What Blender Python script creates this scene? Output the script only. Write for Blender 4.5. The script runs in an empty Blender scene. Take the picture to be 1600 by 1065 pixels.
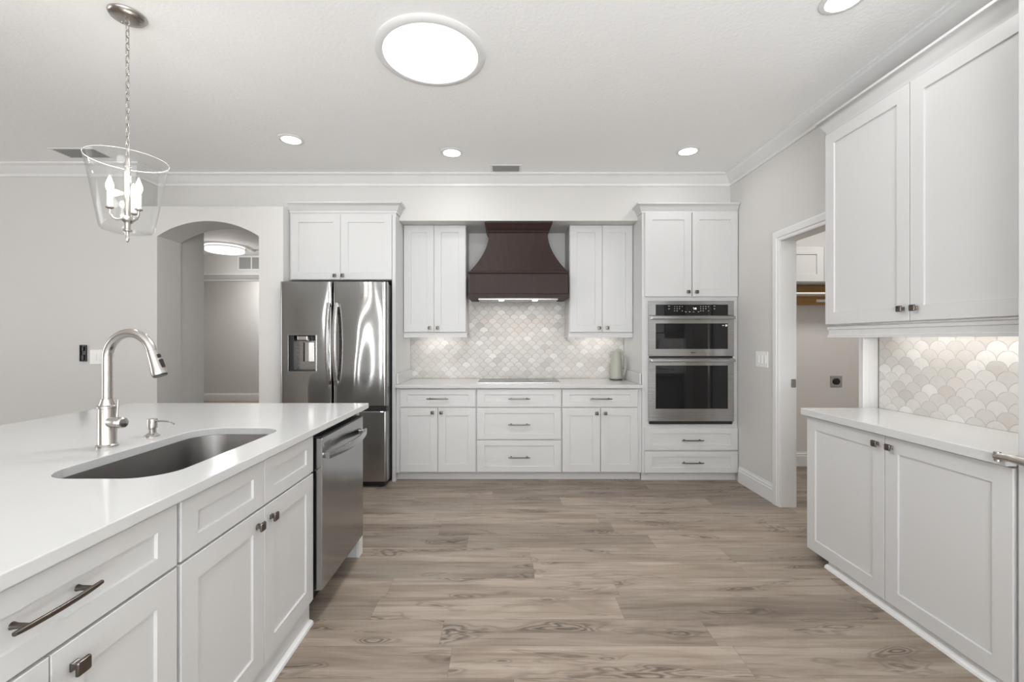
import bpy, bmesh, math, random
from mathutils import Vector, Matrix
PI = math.pi
S = bpy.context.scene
COL = S.collection
random.seed(7)

# ------------------------------------------------------------------ camera, world, exposure, main light
F, CX, CY, H = 690.0, 790.0, 530.0, 1.337        # focal length in pixels, horizon point, eye height (m)
cd = bpy.data.cameras.new('camera')
cam = bpy.data.objects.new('camera', cd)
COL.objects.link(cam)
cam.location = (0, 0, H)
cam.rotation_euler = (PI/2, 0, 0)
cd.sensor_width = 36.0
cd.lens = 36.0*F/1600.0
cd.shift_x = (800.0-CX)/1600.0
cd.shift_y = (CY-532.5)/1600.0
cd.clip_start = 0.02
S.camera = cam

W = bpy.data.worlds.new('world')
S.world = W
W.use_nodes = True
wb = W.node_tree.nodes['Background']
wb.inputs[0].default_value = (0.93, 0.97, 1.0, 1)
wb.inputs[1].default_value = 1.0

vs = S.view_settings
vs.view_transform = 'Standard'
vs.look = 'None'
vs.gamma = 1.0
vs.use_curve_mapping = False
vs.exposure = 0.20
S.cycles.max_bounces = 12
S.cycles.diffuse_bounces = 8
S.cycles.glossy_bounces = 5
S.cycles.transparent_max_bounces = 12
S.cycles.sample_clamp_indirect = 6.0
S.cycles.caustics_reflective = False
S.cycles.caustics_refractive = False

def lamp(name, kind, loc, power, rot=(0, 0, 0), size=0.3, size_y=None, color=(1, 1, 1), parent=None, spread=None):
    ld = bpy.data.lights.new(name, kind)
    ld.energy = power
    ld.color = color
    if kind == 'AREA':
        if size_y is None:
            ld.shape = 'DISK'
            ld.size = size
        else:
            ld.shape = 'RECTANGLE'
            ld.size, ld.size_y = size, size_y
        if spread:
            ld.spread = spread
    elif kind == 'POINT':
        ld.shadow_soft_size = size
    o = bpy.data.objects.new(name, ld)
    COL.objects.link(o)
    o.location = loc
    o.rotation_euler = rot
    if parent:
        o.parent = parent
    return o

# added daylight panels; the narrow ones are placed for streaks on the refrigerator
for wx, ww, wp in ((-3.62, 0.05, 6), (-3.20, 0.05, 6), (-2.62, 0.045, 5.5), (-2.36, 0.045, 5.5), (0.2, 1.5, 16)):
    lamp('window_daylight', 'AREA', (wx, -3.42, 1.35), wp, rot=(PI/2, 0, 0), size=ww, size_y=2.1, color=(0.97, 0.985, 1.0))
lamp('window_daylight', 'AREA', (-7.3, 0.6, 1.4), 55, rot=(0, -PI/2, 0), size=2.0, size_y=2.6, color=(0.97, 0.985, 1.0))  # added fill for the left wall and ceiling; no window there

# added fill light behind the viewpoint, aimed up to even out the ceiling
lamp('bounce_flash', 'AREA', (0.15, -2.4, 0.8), 280, rot=(PI-math.radians(10), 0, 0), size=2.2, color=(0.935, 0.972, 1.0))

# ------------------------------------------------------------------ materials
def new_mat(name):
    m = bpy.data.materials.new(name)
    m.use_nodes = True
    nt = m.node_tree
    return m, nt, nt.nodes['Principled BSDF']

def pbr(name, col, rough=0.5, metal=0.0, spec=0.5, aniso=0.0, coat=0.0):
    m, nt, b = new_mat(name)
    b.inputs['Base Color'].default_value = (*col, 1)
    b.inputs['Roughness'].default_value = rough
    b.inputs['Metallic'].default_value = metal
    b.inputs['Specular IOR Level'].default_value = spec
    b.inputs['Anisotropic'].default_value = aniso
    b.inputs['Coat Weight'].default_value = coat
    return m

def emit(name, col, strength):
    m, nt, b = new_mat(name)
    b.inputs['Base Color'].default_value = (0.9, 0.9, 0.9, 1)
    b.inputs['Emission Color'].default_value = (*col, 1)
    b.inputs['Emission Strength'].default_value = strength
    return m

class NX:
    """tiny helper that writes node expressions"""
    def __init__(self, nt):
        self.nt = nt
    def n(self, t, **kw):
        nd = self.nt.nodes.new(t)
        for k, v in kw.items():
            setattr(nd, k, v)
        return nd
    def put(self, sock, v):
        if hasattr(v, 'is_output'):
            self.nt.links.new(v, sock)
        else:
            sock.default_value = v
    def m(self, op, a, b=None, c=None):
        nd = self.n('ShaderNodeMath', operation=op)
        for i, v in enumerate((a, b, c)):
            if v is not None:
                self.put(nd.inputs[i], v)
        return nd.outputs[0]
    def pos(self):
        g = self.n('ShaderNodeNewGeometry')
        s = self.n('ShaderNodeSeparateXYZ')
        self.nt.links.new(g.outputs['Position'], s.inputs[0])
        return s.outputs
    def xyz(self, a, b, c):
        nd = self.n('ShaderNodeCombineXYZ')
        for i, v in enumerate((a, b, c)):
            self.put(nd.inputs[i], v)
        return nd.outputs[0]
    def noise(self, vec, scale, detail=2.0, rough=0.5, dist=0.0):
        nd = self.n('ShaderNodeTexNoise')
        self.put(nd.inputs['Vector'], vec)
        nd.inputs['Scale'].default_value = scale
        nd.inputs['Detail'].default_value = detail
        nd.inputs['Roughness'].default_value = rough
        nd.inputs['Distortion'].default_value = dist
        return nd.outputs[0]
    def white(self, vec):
        nd = self.n('ShaderNodeTexWhiteNoise', noise_dimensions='3D')
        self.put(nd.inputs['Vector'], vec)
        return nd.outputs[0]
    def ramp(self, fac, stops):
        nd = self.n('ShaderNodeValToRGB')
        e = nd.color_ramp.elements
        while len(e) < len(stops):
            e.new(0.5)
        for el, (p, c) in zip(e, stops):
            el.position = p
            el.color = (*c, 1)
        self.put(nd.inputs[0], fac)
        return nd.outputs[0]
    def mix(self, fac, a, b, blend='MIX'):
        nd = self.n('ShaderNodeMix', data_type='RGBA', blend_type=blend)
        self.put(nd.inputs[0], fac)
        for i, v in ((6, a), (7, b)):
            self.put(nd.inputs[i], v if hasattr(v, 'is_output') else (*v, 1))
        return nd.outputs[2]
    def bump(self, h, strength, dist, bsdf):
        nd = self.n('ShaderNodeBump')
        nd.inputs['Strength'].default_value = strength
        nd.inputs['Distance'].default_value = dist
        self.put(nd.inputs['Height'], h)
        self.nt.links.new(nd.outputs[0], bsdf.inputs['Normal'])

def paint(name, col, rough, bscale=0.0, bstr=0.0):
    m, nt, b = new_mat(name)
    b.inputs['Base Color'].default_value = (*col, 1)
    b.inputs['Roughness'].default_value = rough
    if bscale:
        x = NX(nt)
        g = x.n('ShaderNodeNewGeometry')
        x.bump(x.noise(g.outputs['Position'], bscale, 3.0), bstr, 0.01, b)
    return m

M = {}
M['wall'] = paint('warm_grey_wall_paint', (0.63, 0.618, 0.60), 0.7, 90, 0.06)
M['ceiling'] = paint('white_textured_ceiling', (0.89, 0.89, 0.885), 0.8, 55, 0.18)
M['trim'] = paint('white_trim_paint', (0.74, 0.74, 0.735), 0.35)
M['cab'] = paint('white_cabinet_paint', (0.595, 0.595, 0.592), 0.38)
M['plastic'] = pbr('white_plastic', (0.82, 0.82, 0.80), 0.35)
M['black'] = pbr('black_plastic', (0.012, 0.012, 0.013), 0.4)
M['gap'] = pbr('black_rubber_gasket', (0.01, 0.01, 0.01), 0.6)
M['glassblack'] = pbr('black_oven_glass', (0.006, 0.006, 0.007), 0.03, 0, 0.6)
M['bronze'] = pbr('brushed_pewter_bronze', (0.165, 0.145, 0.127), 0.30, 1.0)
M['nickel'] = pbr('brushed_nickel', (0.50, 0.475, 0.445), 0.27, 1.0)
M['chrome'] = pbr('polished_metal', (0.75, 0.74, 0.72), 0.12, 1.0)
M['darkgrey'] = pbr('dark_grey_metal', (0.10, 0.10, 0.105), 0.45, 0.6)
M['sage'] = pbr('sage_green_enamel', (0.37, 0.375, 0.32), 0.35, 0.0)
M['pine'] = None
M['lamp_white'] = emit('lit_lamp_lens', (1.0, 0.98, 0.95), 6.0)
M['sky_white'] = emit('daylight_tube_lens', (1.0, 0.985, 0.955), 1.15)
M['bulb'] = emit('lit_candle_bulb', (1.0, 0.95, 0.88), 14.0)
M['hall_lens'] = emit('lit_hall_diffuser', (1.0, 0.985, 0.96), 0.85)
M['led'] = emit('led_strip', (1.0, 0.97, 0.92), 4.0)
M['print'] = pbr('pale_printed_mark', (0.6, 0.6, 0.6), 0.5)
M['grille'] = pbr('grey_vent_louvre', (0.28, 0.28, 0.275), 0.5)

def mk_steel(name, col, rough, wave, rot=0.25, aniso=0.85):
    m, nt, b = new_mat(name)
    x = NX(nt)
    X, Y, Z = x.pos()
    b.inputs['Base Color'].default_value = (*col, 1)
    b.inputs['Metallic'].default_value = 1.0
    b.inputs['Anisotropic'].default_value = aniso
    b.inputs['Anisotropic Rotation'].default_value = rot
    g = x.noise(x.xyz(x.m('MULTIPLY', X, 3.0), x.m('MULTIPLY', Y, 3.0), x.m('MULTIPLY', Z, 420.0)), 1.0, 2.0)
    b.inputs['Roughness'].default_value = rough
    r = x.m('MULTIPLY_ADD', g, 0.10, rough-0.05)
    nt.links.new(r, b.inputs['Roughness'])
    t = x.n('ShaderNodeTangent', direction_type='RADIAL', axis='Z')
    nt.links.new(t.outputs[0], b.inputs['Tangent'])
    if wave:
        w = x.noise(x.xyz(x.m('MULTIPLY', X, 2.2), x.m('MULTIPLY', Y, 2.2), x.m('MULTIPLY', Z, 0.9)), 1.6, 0.0)
        x.bump(w, 0.5, wave, b)
    return m
M['steel'] = mk_steel('brushed_stainless_steel', (0.40, 0.40, 0.395), 0.115, 0.03, aniso=1.0)
M['steel_flat'] = mk_steel('satin_stainless_steel', (0.50, 0.495, 0.49), 0.26, 0.0)
M['dw_steel'] = mk_steel('dark_stainless_steel', (0.40, 0.40, 0.405), 0.16, 0.02, aniso=0.4)
M['sink'] = mk_steel('satin_sink_steel', (0.23, 0.22, 0.215), 0.36, 0.0, aniso=0.3)

def mk_quartz():
    m, nt, b = new_mat('white_veined_quartz')
    x = NX(nt)
    g = x.n('ShaderNodeNewGeometry')
    P = g.outputs['Position']
    n1 = x.noise(P, 5.0, 5.0, 0.6, 1.2)
    v = x.m('ABSOLUTE', x.m('SUBTRACT', n1, 0.5))
    vein = x.m('SUBTRACT', 1.0, x.m('MINIMUM', x.m('MULTIPLY', v, 60.0), 1.0))
    mask = x.m('MAXIMUM', x.m('MULTIPLY', x.m('SUBTRACT', x.noise(P, 9.0, 2.0), 0.50), 3.0), 0.0)
    fac = x.m('MINIMUM', x.m('MULTIPLY', vein, mask), 1.0)
    base = x.mix(x.noise(P, 3.0, 3.0), (0.555, 0.555, 0.55), (0.59, 0.59, 0.585))
    c = x.mix(x.m('MULTIPLY', fac, 0.45), base, (0.55, 0.52, 0.48))
    nt.links.new(c, b.inputs['Base Color'])
    b.inputs['Roughness'].default_value = 0.12
    return m
M['quartz'] = mk_quartz()

def mk_floor():
    m, nt, b = new_mat('grey_brown_oak_planks')
    x = NX(nt)
    X, Y, Z = x.pos()
    PW, PL = 0.1824, 1.22
    yr = x.m('DIVIDE', x.m('ADD', Y, 0.0803), PW)
    row = x.m('FLOOR', yr)
    rr = x.white(x.xyz(row, 3.7, 1.3))
    xr = x.m('ADD', x.m('DIVIDE', X, PL), x.m('MULTIPLY', rr, 7.31))
    colm = x.m('FLOOR', xr)
    rid = x.white(x.xyz(row, colm, 0.5))
    rid2 = x.white(x.xyz(row, colm, 9.5))
    fy = x.m('FRACT', yr)
    fx = x.m('FRACT', xr)
    off = x.m('MULTIPLY', rid, 53.0)
    # broad figure, stretched along the plank
    broad = x.noise(x.xyz(x.m('MULTIPLY_ADD', X, 1.1, off), x.m('MULTIPLY', Y, 8.0), off), 1.0, 4.0, 0.6, 0.8)
    streak = x.noise(x.xyz(x.m('MULTIPLY_ADD', X, 1.7, off), x.m('MULTIPLY', Y, 34.0), off), 1.0, 3.0, 0.6, 0.4)
    fine = x.noise(x.xyz(x.m('MULTIPLY_ADD', X, 5.0, off), x.m('MULTIPLY', Y, 150.0), off), 1.0, 3.0, 0.6, 0.2)
    # cathedral figure: rings around long eye-shaped centres
    wob = x.noise(x.xyz(x.m('MULTIPLY_ADD', X, 2.1, off), x.m('MULTIPLY', Y, 9.5), off), 1.0, 2.0, 0.5, 0.3)
    jag = x.noise(x.xyz(x.m('MULTIPLY_ADD', X, 16.0, off), x.m('MULTIPLY', Y, 60.0), off), 1.0, 2.0)
    rings = x.m('SINE', x.m('MULTIPLY_ADD', wob, 125.0, x.m('MULTIPLY', jag, 4.5)))
    knot = x.m('MINIMUM', x.m('MAXIMUM', x.m('MULTIPLY', x.m('SUBTRACT', wob, 0.55), 8.0), 0.0), 1.0)
    base = x.ramp(x.m('MULTIPLY_ADD', x.m('SUBTRACT', broad, 0.5), 1.15, 0.52),
                  [(0.22, (0.140, 0.108, 0.083)), (0.43, (0.255, 0.205, 0.163)), (0.62, (0.330, 0.275, 0.226)), (0.85, (0.400, 0.343, 0.290))])
    c0 = x.mix(x.m('MINIMUM', x.m('MULTIPLY', x.m('MAXIMUM', x.m('SUBTRACT', 0.49, streak), 0.0), 3.2), 0.85), base, (0.150, 0.114, 0.088))
    c1 = x.mix(x.m('MULTIPLY', x.m('MAXIMUM', x.m('SUBTRACT', 0.55, fine), 0.0), 1.3), c0, (0.17, 0.130, 0.100))
    rk = x.m('MULTIPLY', x.m('MULTIPLY_ADD', rings, 0.42, 0.45), knot)
    c2 = x.mix(x.m('MINIMUM', x.m('MULTIPLY', rk, 1.05), 1.0), c1, (0.082, 0.060, 0.046))
    tone = x.m('MULTIPLY_ADD', rid2, 0.36, 0.82)
    c3 = x.mix(1.0, c2, x.xyz(tone, tone, tone), 'MULTIPLY')
    # plank joints
    ey = x.m('MINIMUM', fy, x.m('SUBTRACT', 1.0, fy))
    ex = x.m('MINIMUM', fx, x.m('SUBTRACT', 1.0, fx))
    j = x.m('MAXIMUM', x.m('LESS_THAN', ey, 0.006), x.m('LESS_THAN', ex, 0.0008))
    c4 = x.mix(x.m('MULTIPLY', j, 0.45), c3, (0.10, 0.075, 0.058))
    nt.links.new(c4, b.inputs['Base Color'])
    nt.links.new(x.m('MULTIPLY_ADD', fine, 0.12, 0.36), b.inputs['Roughness'])
    b.inputs['Specular IOR Level'].default_value = 0.4
    x.bump(x.m('SUBTRACT', x.m('MULTIPLY', fine, 0.5), j), 0.12, 0.004, b)
    return m
M['floor'] = mk_floor()

def mk_tile(name, axis, r, warm, lift=0.0, gm=0.7):
    m, nt, b = new_mat(name)
    x = NX(nt)
    X, Y, Z = x.pos()
    u0 = x.m('DIVIDE', X if axis == 'X' else Y, r)
    v = x.m('DIVIDE', Z, r)
    k = x.m('FLOOR', v)
    def cell(kk):
        par = x.m('ABSOLUTE', x.m('MODULO', kk, 2.0))
        us = x.m('ADD', u0, par)
        i = x.m('FLOOR', x.m('DIVIDE', us, 2.0))
        du = x.m('SUBTRACT', us, x.m('MULTIPLY_ADD', i, 2.0, 1.0))
        dv = x.m('SUBTRACT', v, kk)
        d = x.m('SQRT', x.m('ADD', x.m('MULTIPLY', du, du), x.m('MULTIPLY', dv, dv)))
        return i, d, du
    i0, d0, du0 = cell(k)
    k1 = x.m('ADD', k, 1.0)
    i1, d1, du1 = cell(k1)
    inside = x.m('LESS_THAN', d0, 1.0)
    def sel(a, c):
        return x.m('ADD', x.m('MULTIPLY', inside, a), x.m('MULTIPLY', x.m('SUBTRACT', 1.0, inside), c))
    idv = x.xyz(sel(i0, i1), sel(k, k1), 0.37)
    rnd = x.white(idv)
    rnd2 = x.white(x.xyz(sel(i0, i1), sel(k, k1), 7.7))
    edge = x.m('ABSOLUTE', x.m('SUBTRACT', d0, 1.0))
    grout = x.m('SUBTRACT', 1.0, x.m('MINIMUM', x.m('MULTIPLY', edge, 14.0), 1.0))
    g = x.n('ShaderNodeNewGeometry')
    tv = x.xyz(x.m('MULTIPLY_ADD', rnd, 40.0, u0), v, x.m('MULTIPLY', rnd2, 30.0))
    marb = x.noise(tv, 0.9, 4.0, 0.6, 1.0)
    base = x.ramp(rnd, [(p_, tuple(q_+lift for q_ in c_)) for p_, c_ in ((0.0, (0.46, 0.44, 0.415)), (0.08, (0.53, 0.51, 0.485)), (0.5, (0.565, 0.545, 0.52)), (0.88, (0.61, 0.595, 0.57)), (1.0, (0.69, 0.68, 0.66)))])
    c1 = x.mix(x.m('MULTIPLY', x.m('GREATER_THAN', rnd2, 0.86), warm), base, (0.62+lift, 0.555+lift, 0.505+lift))
    c2 = x.mix(x.m('MULTIPLY', x.m('MAXIMUM', x.m('SUBTRACT', 0.5, marb), 0.0), 0.8), c1, (0.42, 0.395, 0.37))
    c3 = x.mix(x.m('MULTIPLY', grout, gm), c2, (0.33, 0.305, 0.28))
    nt.links.new(c3, b.inputs['Base Color'])
    b.inputs['Roughness'].default_value = 0.35
    x.bump(x.m('SUBTRACT', x.m('MULTIPLY', rnd2, 0.6), grout), 0.35, 0.003, b)
    return m
M['tile_back'] = mk_tile('marble_fan_tile', 'X', 0.0475, 0.35)
M['tile_right'] = mk_tile('cream_marble_fan_tile', 'Y', 0.0475, 0.3, 0.055, 0.45)

def mk_wood(name, ca, cb, axis, rough, scale):
    m, nt, b = new_mat(name)
    x = NX(nt)
    X, Y, Z = x.pos()
    if axis == 'Z':
        v = x.xyz(x.m('MULTIPLY', X, 30.0), x.m('MULTIPLY', Y, 30.0), x.m('MULTIPLY', Z, 2.0))
    else:
        v = x.xyz(x.m('MULTIPLY', X, 2.0), x.m('MULTIPLY', Y, 30.0), x.m('MULTIPLY', Z, 30.0))
    g = x.noise(v, scale, 4.0, 0.6, 0.4)
    nt.links.new(x.ramp(g, [(0.3, ca), (0.7, cb)]), b.inputs['Base Color'])
    b.inputs['Roughness'].default_value = rough
    b.inputs['Specular IOR Level'].default_value = 0.28
    return m
M['espresso'] = mk_wood('dark_espresso_stained_wood', (0.020, 0.0095, 0.0075), (0.034, 0.0165, 0.0130), 'Z', 0.48, 1.5)
M['pine'] = mk_wood('raw_pine', (0.36, 0.20, 0.075), (0.47, 0.29, 0.12), 'X', 0.6, 1.0)

def mk_glass():
    m = bpy.data.materials.new('clear_glass')
    m.use_nodes = True
    nt = m.node_tree
    nt.nodes.remove(nt.nodes['Principled BSDF'])
    x = NX(nt)
    tr = x.n('ShaderNodeBsdfTransparent')
    tr.inputs[0].default_value = (0.992, 0.994, 0.992, 1)
    gl = x.n('ShaderNodeBsdfGlossy')
    gl.inputs['Roughness'].default_value = 0.02
    lw = x.n('ShaderNodeLayerWeight')
    lw.inputs[0].default_value = 0.5
    fr = x.n('ShaderNodeMath', operation='MULTIPLY_ADD')
    nt.links.new(x.m('POWER', lw.outputs['Facing'], 4.0), fr.inputs[0])
    fr.inputs[1].default_value = 0.5
    fr.inputs[2].default_value = 0.012
    mx = x.n('ShaderNodeMixShader')
    nt.links.new(fr.outputs[0], mx.inputs[0])
    nt.links.new(tr.outputs[0], mx.inputs[1])
    nt.links.new(gl.outputs[0], mx.inputs[2])
    nt.links.new(mx.outputs[0], nt.nodes['Material Output'].inputs[0])
    return m
M['glass'] = mk_glass()
M['cooktop'] = pbr('black_ceramic_glass', (0.02, 0.02, 0.022), 0.06, 0, 0.9)

# ------------------------------------------------------------------ mesh helpers
class MB:
    def __init__(self):
        self.bm = bmesh.new()
    def box(self, x0, y0, z0, x1, y1, z1, bev=0.0, seg=2):
        b = self.bm
        x0, x1 = min(x0, x1), max(x0, x1)
        y0, y1 = min(y0, y1), max(y0, y1)
        z0, z1 = min(z0, z1), max(z0, z1)
        v = [b.verts.new(p) for p in ((x0, y0, z0), (x1, y0, z0), (x1, y1, z0), (x0, y1, z0), (x0, y0, z1), (x1, y0, z1), (x1, y1, z1), (x0, y1, z1))]
        fs = [b.faces.new([v[i] for i in q]) for q in ((3, 2, 1, 0), (4, 5, 6, 7), (0, 1, 5, 4), (1, 2, 6, 5), (2, 3, 7, 6), (3, 0, 4, 7))]
        if bev > 0:
            es = list({e for f in fs for e in f.edges})
            bmesh.ops.bevel(b, geom=es, offset=bev, segments=seg, affect='EDGES', profile=0.5)
        return self
    def loft(self, rings, cap0=True, cap1=True, closed=True):
        b = self.bm
        R = [[b.verts.new(p) for p in r] for r in rings]
        n = len(R[0])
        for a, c in zip(R[:-1], R[1:]):
            for i in range(n if closed else n-1):
                j = (i+1) % n
                try:
                    b.faces.new((a[i], a[j], c[j], c[i]))
                except ValueError:
                    pass
        if cap0 and closed:
            b.faces.new(R[0][::-1])
        if cap1 and closed:
            b.faces.new(R[-1])
        return self
    def lathe(self, prof, c=(0, 0, 0), seg=32, axis='Z', cap0=True, cap1=True):
        rings = []
        for r, h in prof:
            ring = []
            for i in range(seg):
                a = 2*PI*i/seg
                if axis == 'Z':
                    p = (r*math.cos(a), r*math.sin(a), h)
                elif axis == 'Y':
                    p = (r*math.cos(a), h, r*math.sin(a))
                else:
                    p = (h, r*math.cos(a), r*math.sin(a))
                ring.append(Vector(p)+Vector(c))
            rings.append(ring)
        return self.loft(rings, cap0, cap1)
    def tube(self, pts, r, seg=14, caps=True, closed=False):
        pts = [Vector(p) for p in pts]
        rs = r if isinstance(r, (list, tuple)) else [r]*len(pts)
        n = len(pts)
        rings = []
        up = None
        for i in range(n):
            if closed:
                t = pts[(i+1) % n]-pts[i-1]
            else:
                t = pts[min(i+1, n-1)]-pts[max(i-1, 0)]
            t.normalize()
            if up is None:
                up = Vector((0, 0, 1)) if abs(t.z) < 0.9 else Vector((1, 0, 0))
            a = t.cross(up)
            if a.length < 1e-5:
                a = t.cross(Vector((0, 1, 0)))
            a.normalize()
            up = a.cross(t).normalized()
            rings.append([pts[i]+(a*math.cos(2*PI*k/seg)+up*math.sin(2*PI*k/seg))*rs[i] for k in range(seg)])
        if closed:
            rings.append(rings[0])
            return self.loft(rings, False, False)
        return self.loft(rings, caps, caps)
    def bar(self, p0, p1, w, h, up=(0, 0, 1), bev=0.0):
        p0, p1 = Vector(p0), Vector(p1)
        t = (p1-p0).normalized()
        a = t.cross(Vector(up)).normalized()
        u = a.cross(t).normalized()
        rings = []
        for p in (p0, p1):
            rings.append([p+a*w/2+u*h/2, p-a*w/2+u*h/2, p-a*w/2-u*h/2, p+a*w/2-u*h/2])
        return self.loft(rings)
    def sweep(self, prof, path, closed_ends=True):
        """prof: (out, z) closed outline; path: xy points; 'out' goes to the right of travel, mitred at corners"""
        P = [Vector((p[0], p[1])) for p in path]
        n = len(P)
        rings = []
        for i in range(n):
            d0 = (P[i]-P[i-1]).normalized() if i > 0 else None
            d1 = (P[i+1]-P[i]).normalized() if i < n-1 else None
            d0 = d0 or d1
            d1 = d1 or d0
            n0 = Vector((d0.y, -d0.x))
            n1 = Vector((d1.y, -d1.x))
            mit = (n0+n1)
            mit = mit/max(mit.dot(n0), 1e-4) if mit.length > 1e-4 else n0
            rings.append([Vector((P[i].x+mit.x*o, P[i].y+mit.y*o, z)) for o, z in prof])
        return self.loft(rings, closed_ends, closed_ends)
    def poly(self, outer, holes, thick, axis='Z', base=0.0):
        """flat polygon with holes in plane coordinates, given thickness"""
        b = self.bm
        def P(u, v):
            return (u, v, base) if axis == 'Z' else (u, base, v)
        edges = []
        for loop in [outer]+holes:
            vs_ = [b.verts.new(P(u, v)) for u, v in loop]
            for i in range(len(vs_)):
                edges.append(b.edges.new((vs_[i], vs_[(i+1) % len(vs_)])))
        r = bmesh.ops.triangle_fill(b, use_beauty=True, use_dissolve=False, edges=edges)
        faces = [g for g in r['geom'] if isinstance(g, bmesh.types.BMFace)]
        ex = bmesh.ops.extrude_face_region(b, geom=faces)
        d = (0, 0, thick) if axis == 'Z' else (0, thick, 0)
        bmesh.ops.translate(b, vec=d, verts=[g for g in ex['geom'] if isinstance(g, bmesh.types.BMVert)])
        return self
    def build(self, name, mat, parent=None, smooth=None, loc=None):
        bmesh.ops.recalc_face_normals(self.bm, faces=self.bm.faces)
        me = bpy.data.meshes.new(name)
        self.bm.to_mesh(me)
        self.bm.free()
        me.materials.append(M[mat] if isinstance(mat, str) else mat)
        if smooth:
            me.shade_smooth()
            me.set_sharp_from_angle(angle=math.radians(smooth))
        o = bpy.data.objects.new(name, me)
        COL.objects.link(o)
        if parent:
            o.parent = parent
        if loc:
            o.location = loc
        return o

def tag(o, label, cat, group=None):
    o['label'] = label
    o['category'] = cat
    if group:
        o['group'] = group
    return o

def thing(name, label, cat, loc=(0, 0, 0), rz=0.0, group=None):
    o = bpy.data.objects.new(name, None)
    o.empty_display_size = 0.1
    COL.objects.link(o)
    o.location = loc
    o.rotation_euler = (0, 0, rz)
    return tag(o, label, cat, group)

def struct(o):
    o['kind'] = 'structure'
    return o

def copy_tree(o, parent=None):
    c = o.copy()
    COL.objects.link(c)
    if parent:
        c.parent = parent
    for ch in list(o.children):
        copy_tree(ch, c)
    return c

def rrect(x0, y0, x1, y1, r, seg=8):
    pts = []
    for cx, cy, a0 in ((x1-r, y1-r, 0), (x0+r, y1-r, 90), (x0+r, y0+r, 180), (x1-r, y0+r, 270)):
        for i in range(seg+1):
            a = math.radians(a0+90*i/seg)
            pts.append((cx+r*math.cos(a), cy+r*math.sin(a)))
    return pts

# ------------------------------------------------------------------ the room
ZC = 2.935
struct(MB().box(-7.6, -3.6, -0.06, 4.7, 9.8, 0).build('floor', 'floor'))
struct(MB().box(-7.6, -3.6, ZC, 4.7, 9.8, ZC+0.08).build('ceiling', 'ceiling'))

# back wall: recess behind the cabinets, dropped soffit above them, header over the hall
m = MB()
m.box(-2.12, 4.83, 0, 2.31, 4.95, ZC)
struct(m.build('wall_back', 'wall'))
m = MB()
m.box(-2.12, 4.3125, 2.495, 2.195, 4.83, ZC)
m.box(-3.4, 4.3125, 2.52, -2.12, 4.40, ZC)
struct(m.build('wall_soffit', 'wall'))

# left wall with the arched opening; its right part stops short of the ceiling as a plant shelf
AX0, AX1, ZSP, ZAP = -3.205, -2.268, 2.285, 2.425
arch = []
hw = (AX1-AX0)/2
hgt = ZAP-ZSP
R = (hw*hw+hgt*hgt)/(2*hgt)
th = math.asin(hw/R)
for i in range(25):
    a = -th+2*th*i/24
    arch.append(((AX0+AX1)/2+R*math.sin(a), ZAP-R+R*math.cos(a)))
outline = [(-3.4, 0), (AX0, 0)]+arch+[(AX1, 0), (-2.045, 0), (-2.045, 2.56), (-3.4, 2.56)]
m = MB()
m.poly(outline, [], 0.30, 'Y', 4.06)
m.box(-7.5, 4.06, 0, -3.4, 4.36, ZC)
m.box(-2.12, 4.36, 0, -2.045, 4.83, 2.50)
struct(m.build('wall_left', 'wall'))

# hall beyond the arch
m = MB()
m.box(-3.36, 4.37, 0, -3.225, 4.72, ZC)
struct(m.build('wall_stub', 'wall'))
m = MB()
m.box(-7.5, 8.4, 2.46, -1.9, 8.55, ZC)
m.box(-7.5, 9.6, 0, -1.9, 9.7, ZC)
m.box(-2.0, 4.95, 0, -1.9, 9.7, ZC)
m.box(-7.6, 4.36, 0, -7.5, 9.7, ZC)
struct(m.build('wall_hall', 'wall'))

# right wall: laundry doorway, then the shallow niche of the coffee bar
m = MB()
m.box(2.195, 3.53, 0, 2.31, 4.83, ZC)
m.box(2.195, 2.80, 2.14, 2.31, 3.53, ZC)
struct(m.build('wall_right', 'wall'))
m = MB()
m.box(2.34, -3.5, 0, 2.46, 2.79, ZC)
struct(m.build('wall_niche', 'wall'))
struct(MB().box(2.195, -3.5, 2.72, 2.34, 2.80, ZC).build('wall_niche_soffit', 'wall'))
m = MB()
m.box(2.31, 4.67, 0, 4.6, 4.79, ZC)
m.box(4.5, 1.9, 0, 4.6, 4.67, ZC)
m.box(2.46, 1.9, 0, 4.5, 2.0, ZC)
struct(m.build('wall_laundry', 'wall'))

# living-room side behind the viewpoint; its narrow openings are made up for refrigerator streaks
def wall_with_openings(name, y, spans, z0, z1):
    m = MB()
    xs = -7.5
    for a, b in spans:
        m.box(xs, y-0.12, 0, a, y, ZC)
        m.box(a, y-0.12, z1, b, y, ZC)
        if z0 > 0:
            m.box(a, y-0.12, 0, b, y, z0)
        xs = b
    m.box(xs, y-0.12, 0, 2.46, y, ZC)
    return struct(m.build(name, 'wall'))
SP = [(-3.67, -3.57), (-3.25, -3.15), (-2.67, -2.57), (-2.41, -2.31), (-0.55, 0.95)]
wall_with_openings('wall_rear', -3.5, SP, 0.08, 2.4)
for i, (a, b) in enumerate(SP):
    m = MB()
    fw = min(0.06, (b-a)*0.1)
    for x in (a, b-fw):
        m.box(x, -3.58, 0.08, x+fw, -3.53, 2.4)
    m.box(a, -3.58, 0.08, b, -3.53, 0.14)
    m.box(a, -3.58, 2.34, b, -3.53, 2.4)
    fr = struct(m.build('window_%d' % (i+1), 'trim'))  # the narrow frames are made-up parts, shaped for the refrigerator streaks
    MB().box(a+0.01, -3.56, 0.1, b-0.01, -3.555, 2.38).build('pane', 'glass', fr)
struct(MB().box(-7.6, -3.5, 0, -7.5, 4.36, ZC).build('wall_far_left', 'wall'))

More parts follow.
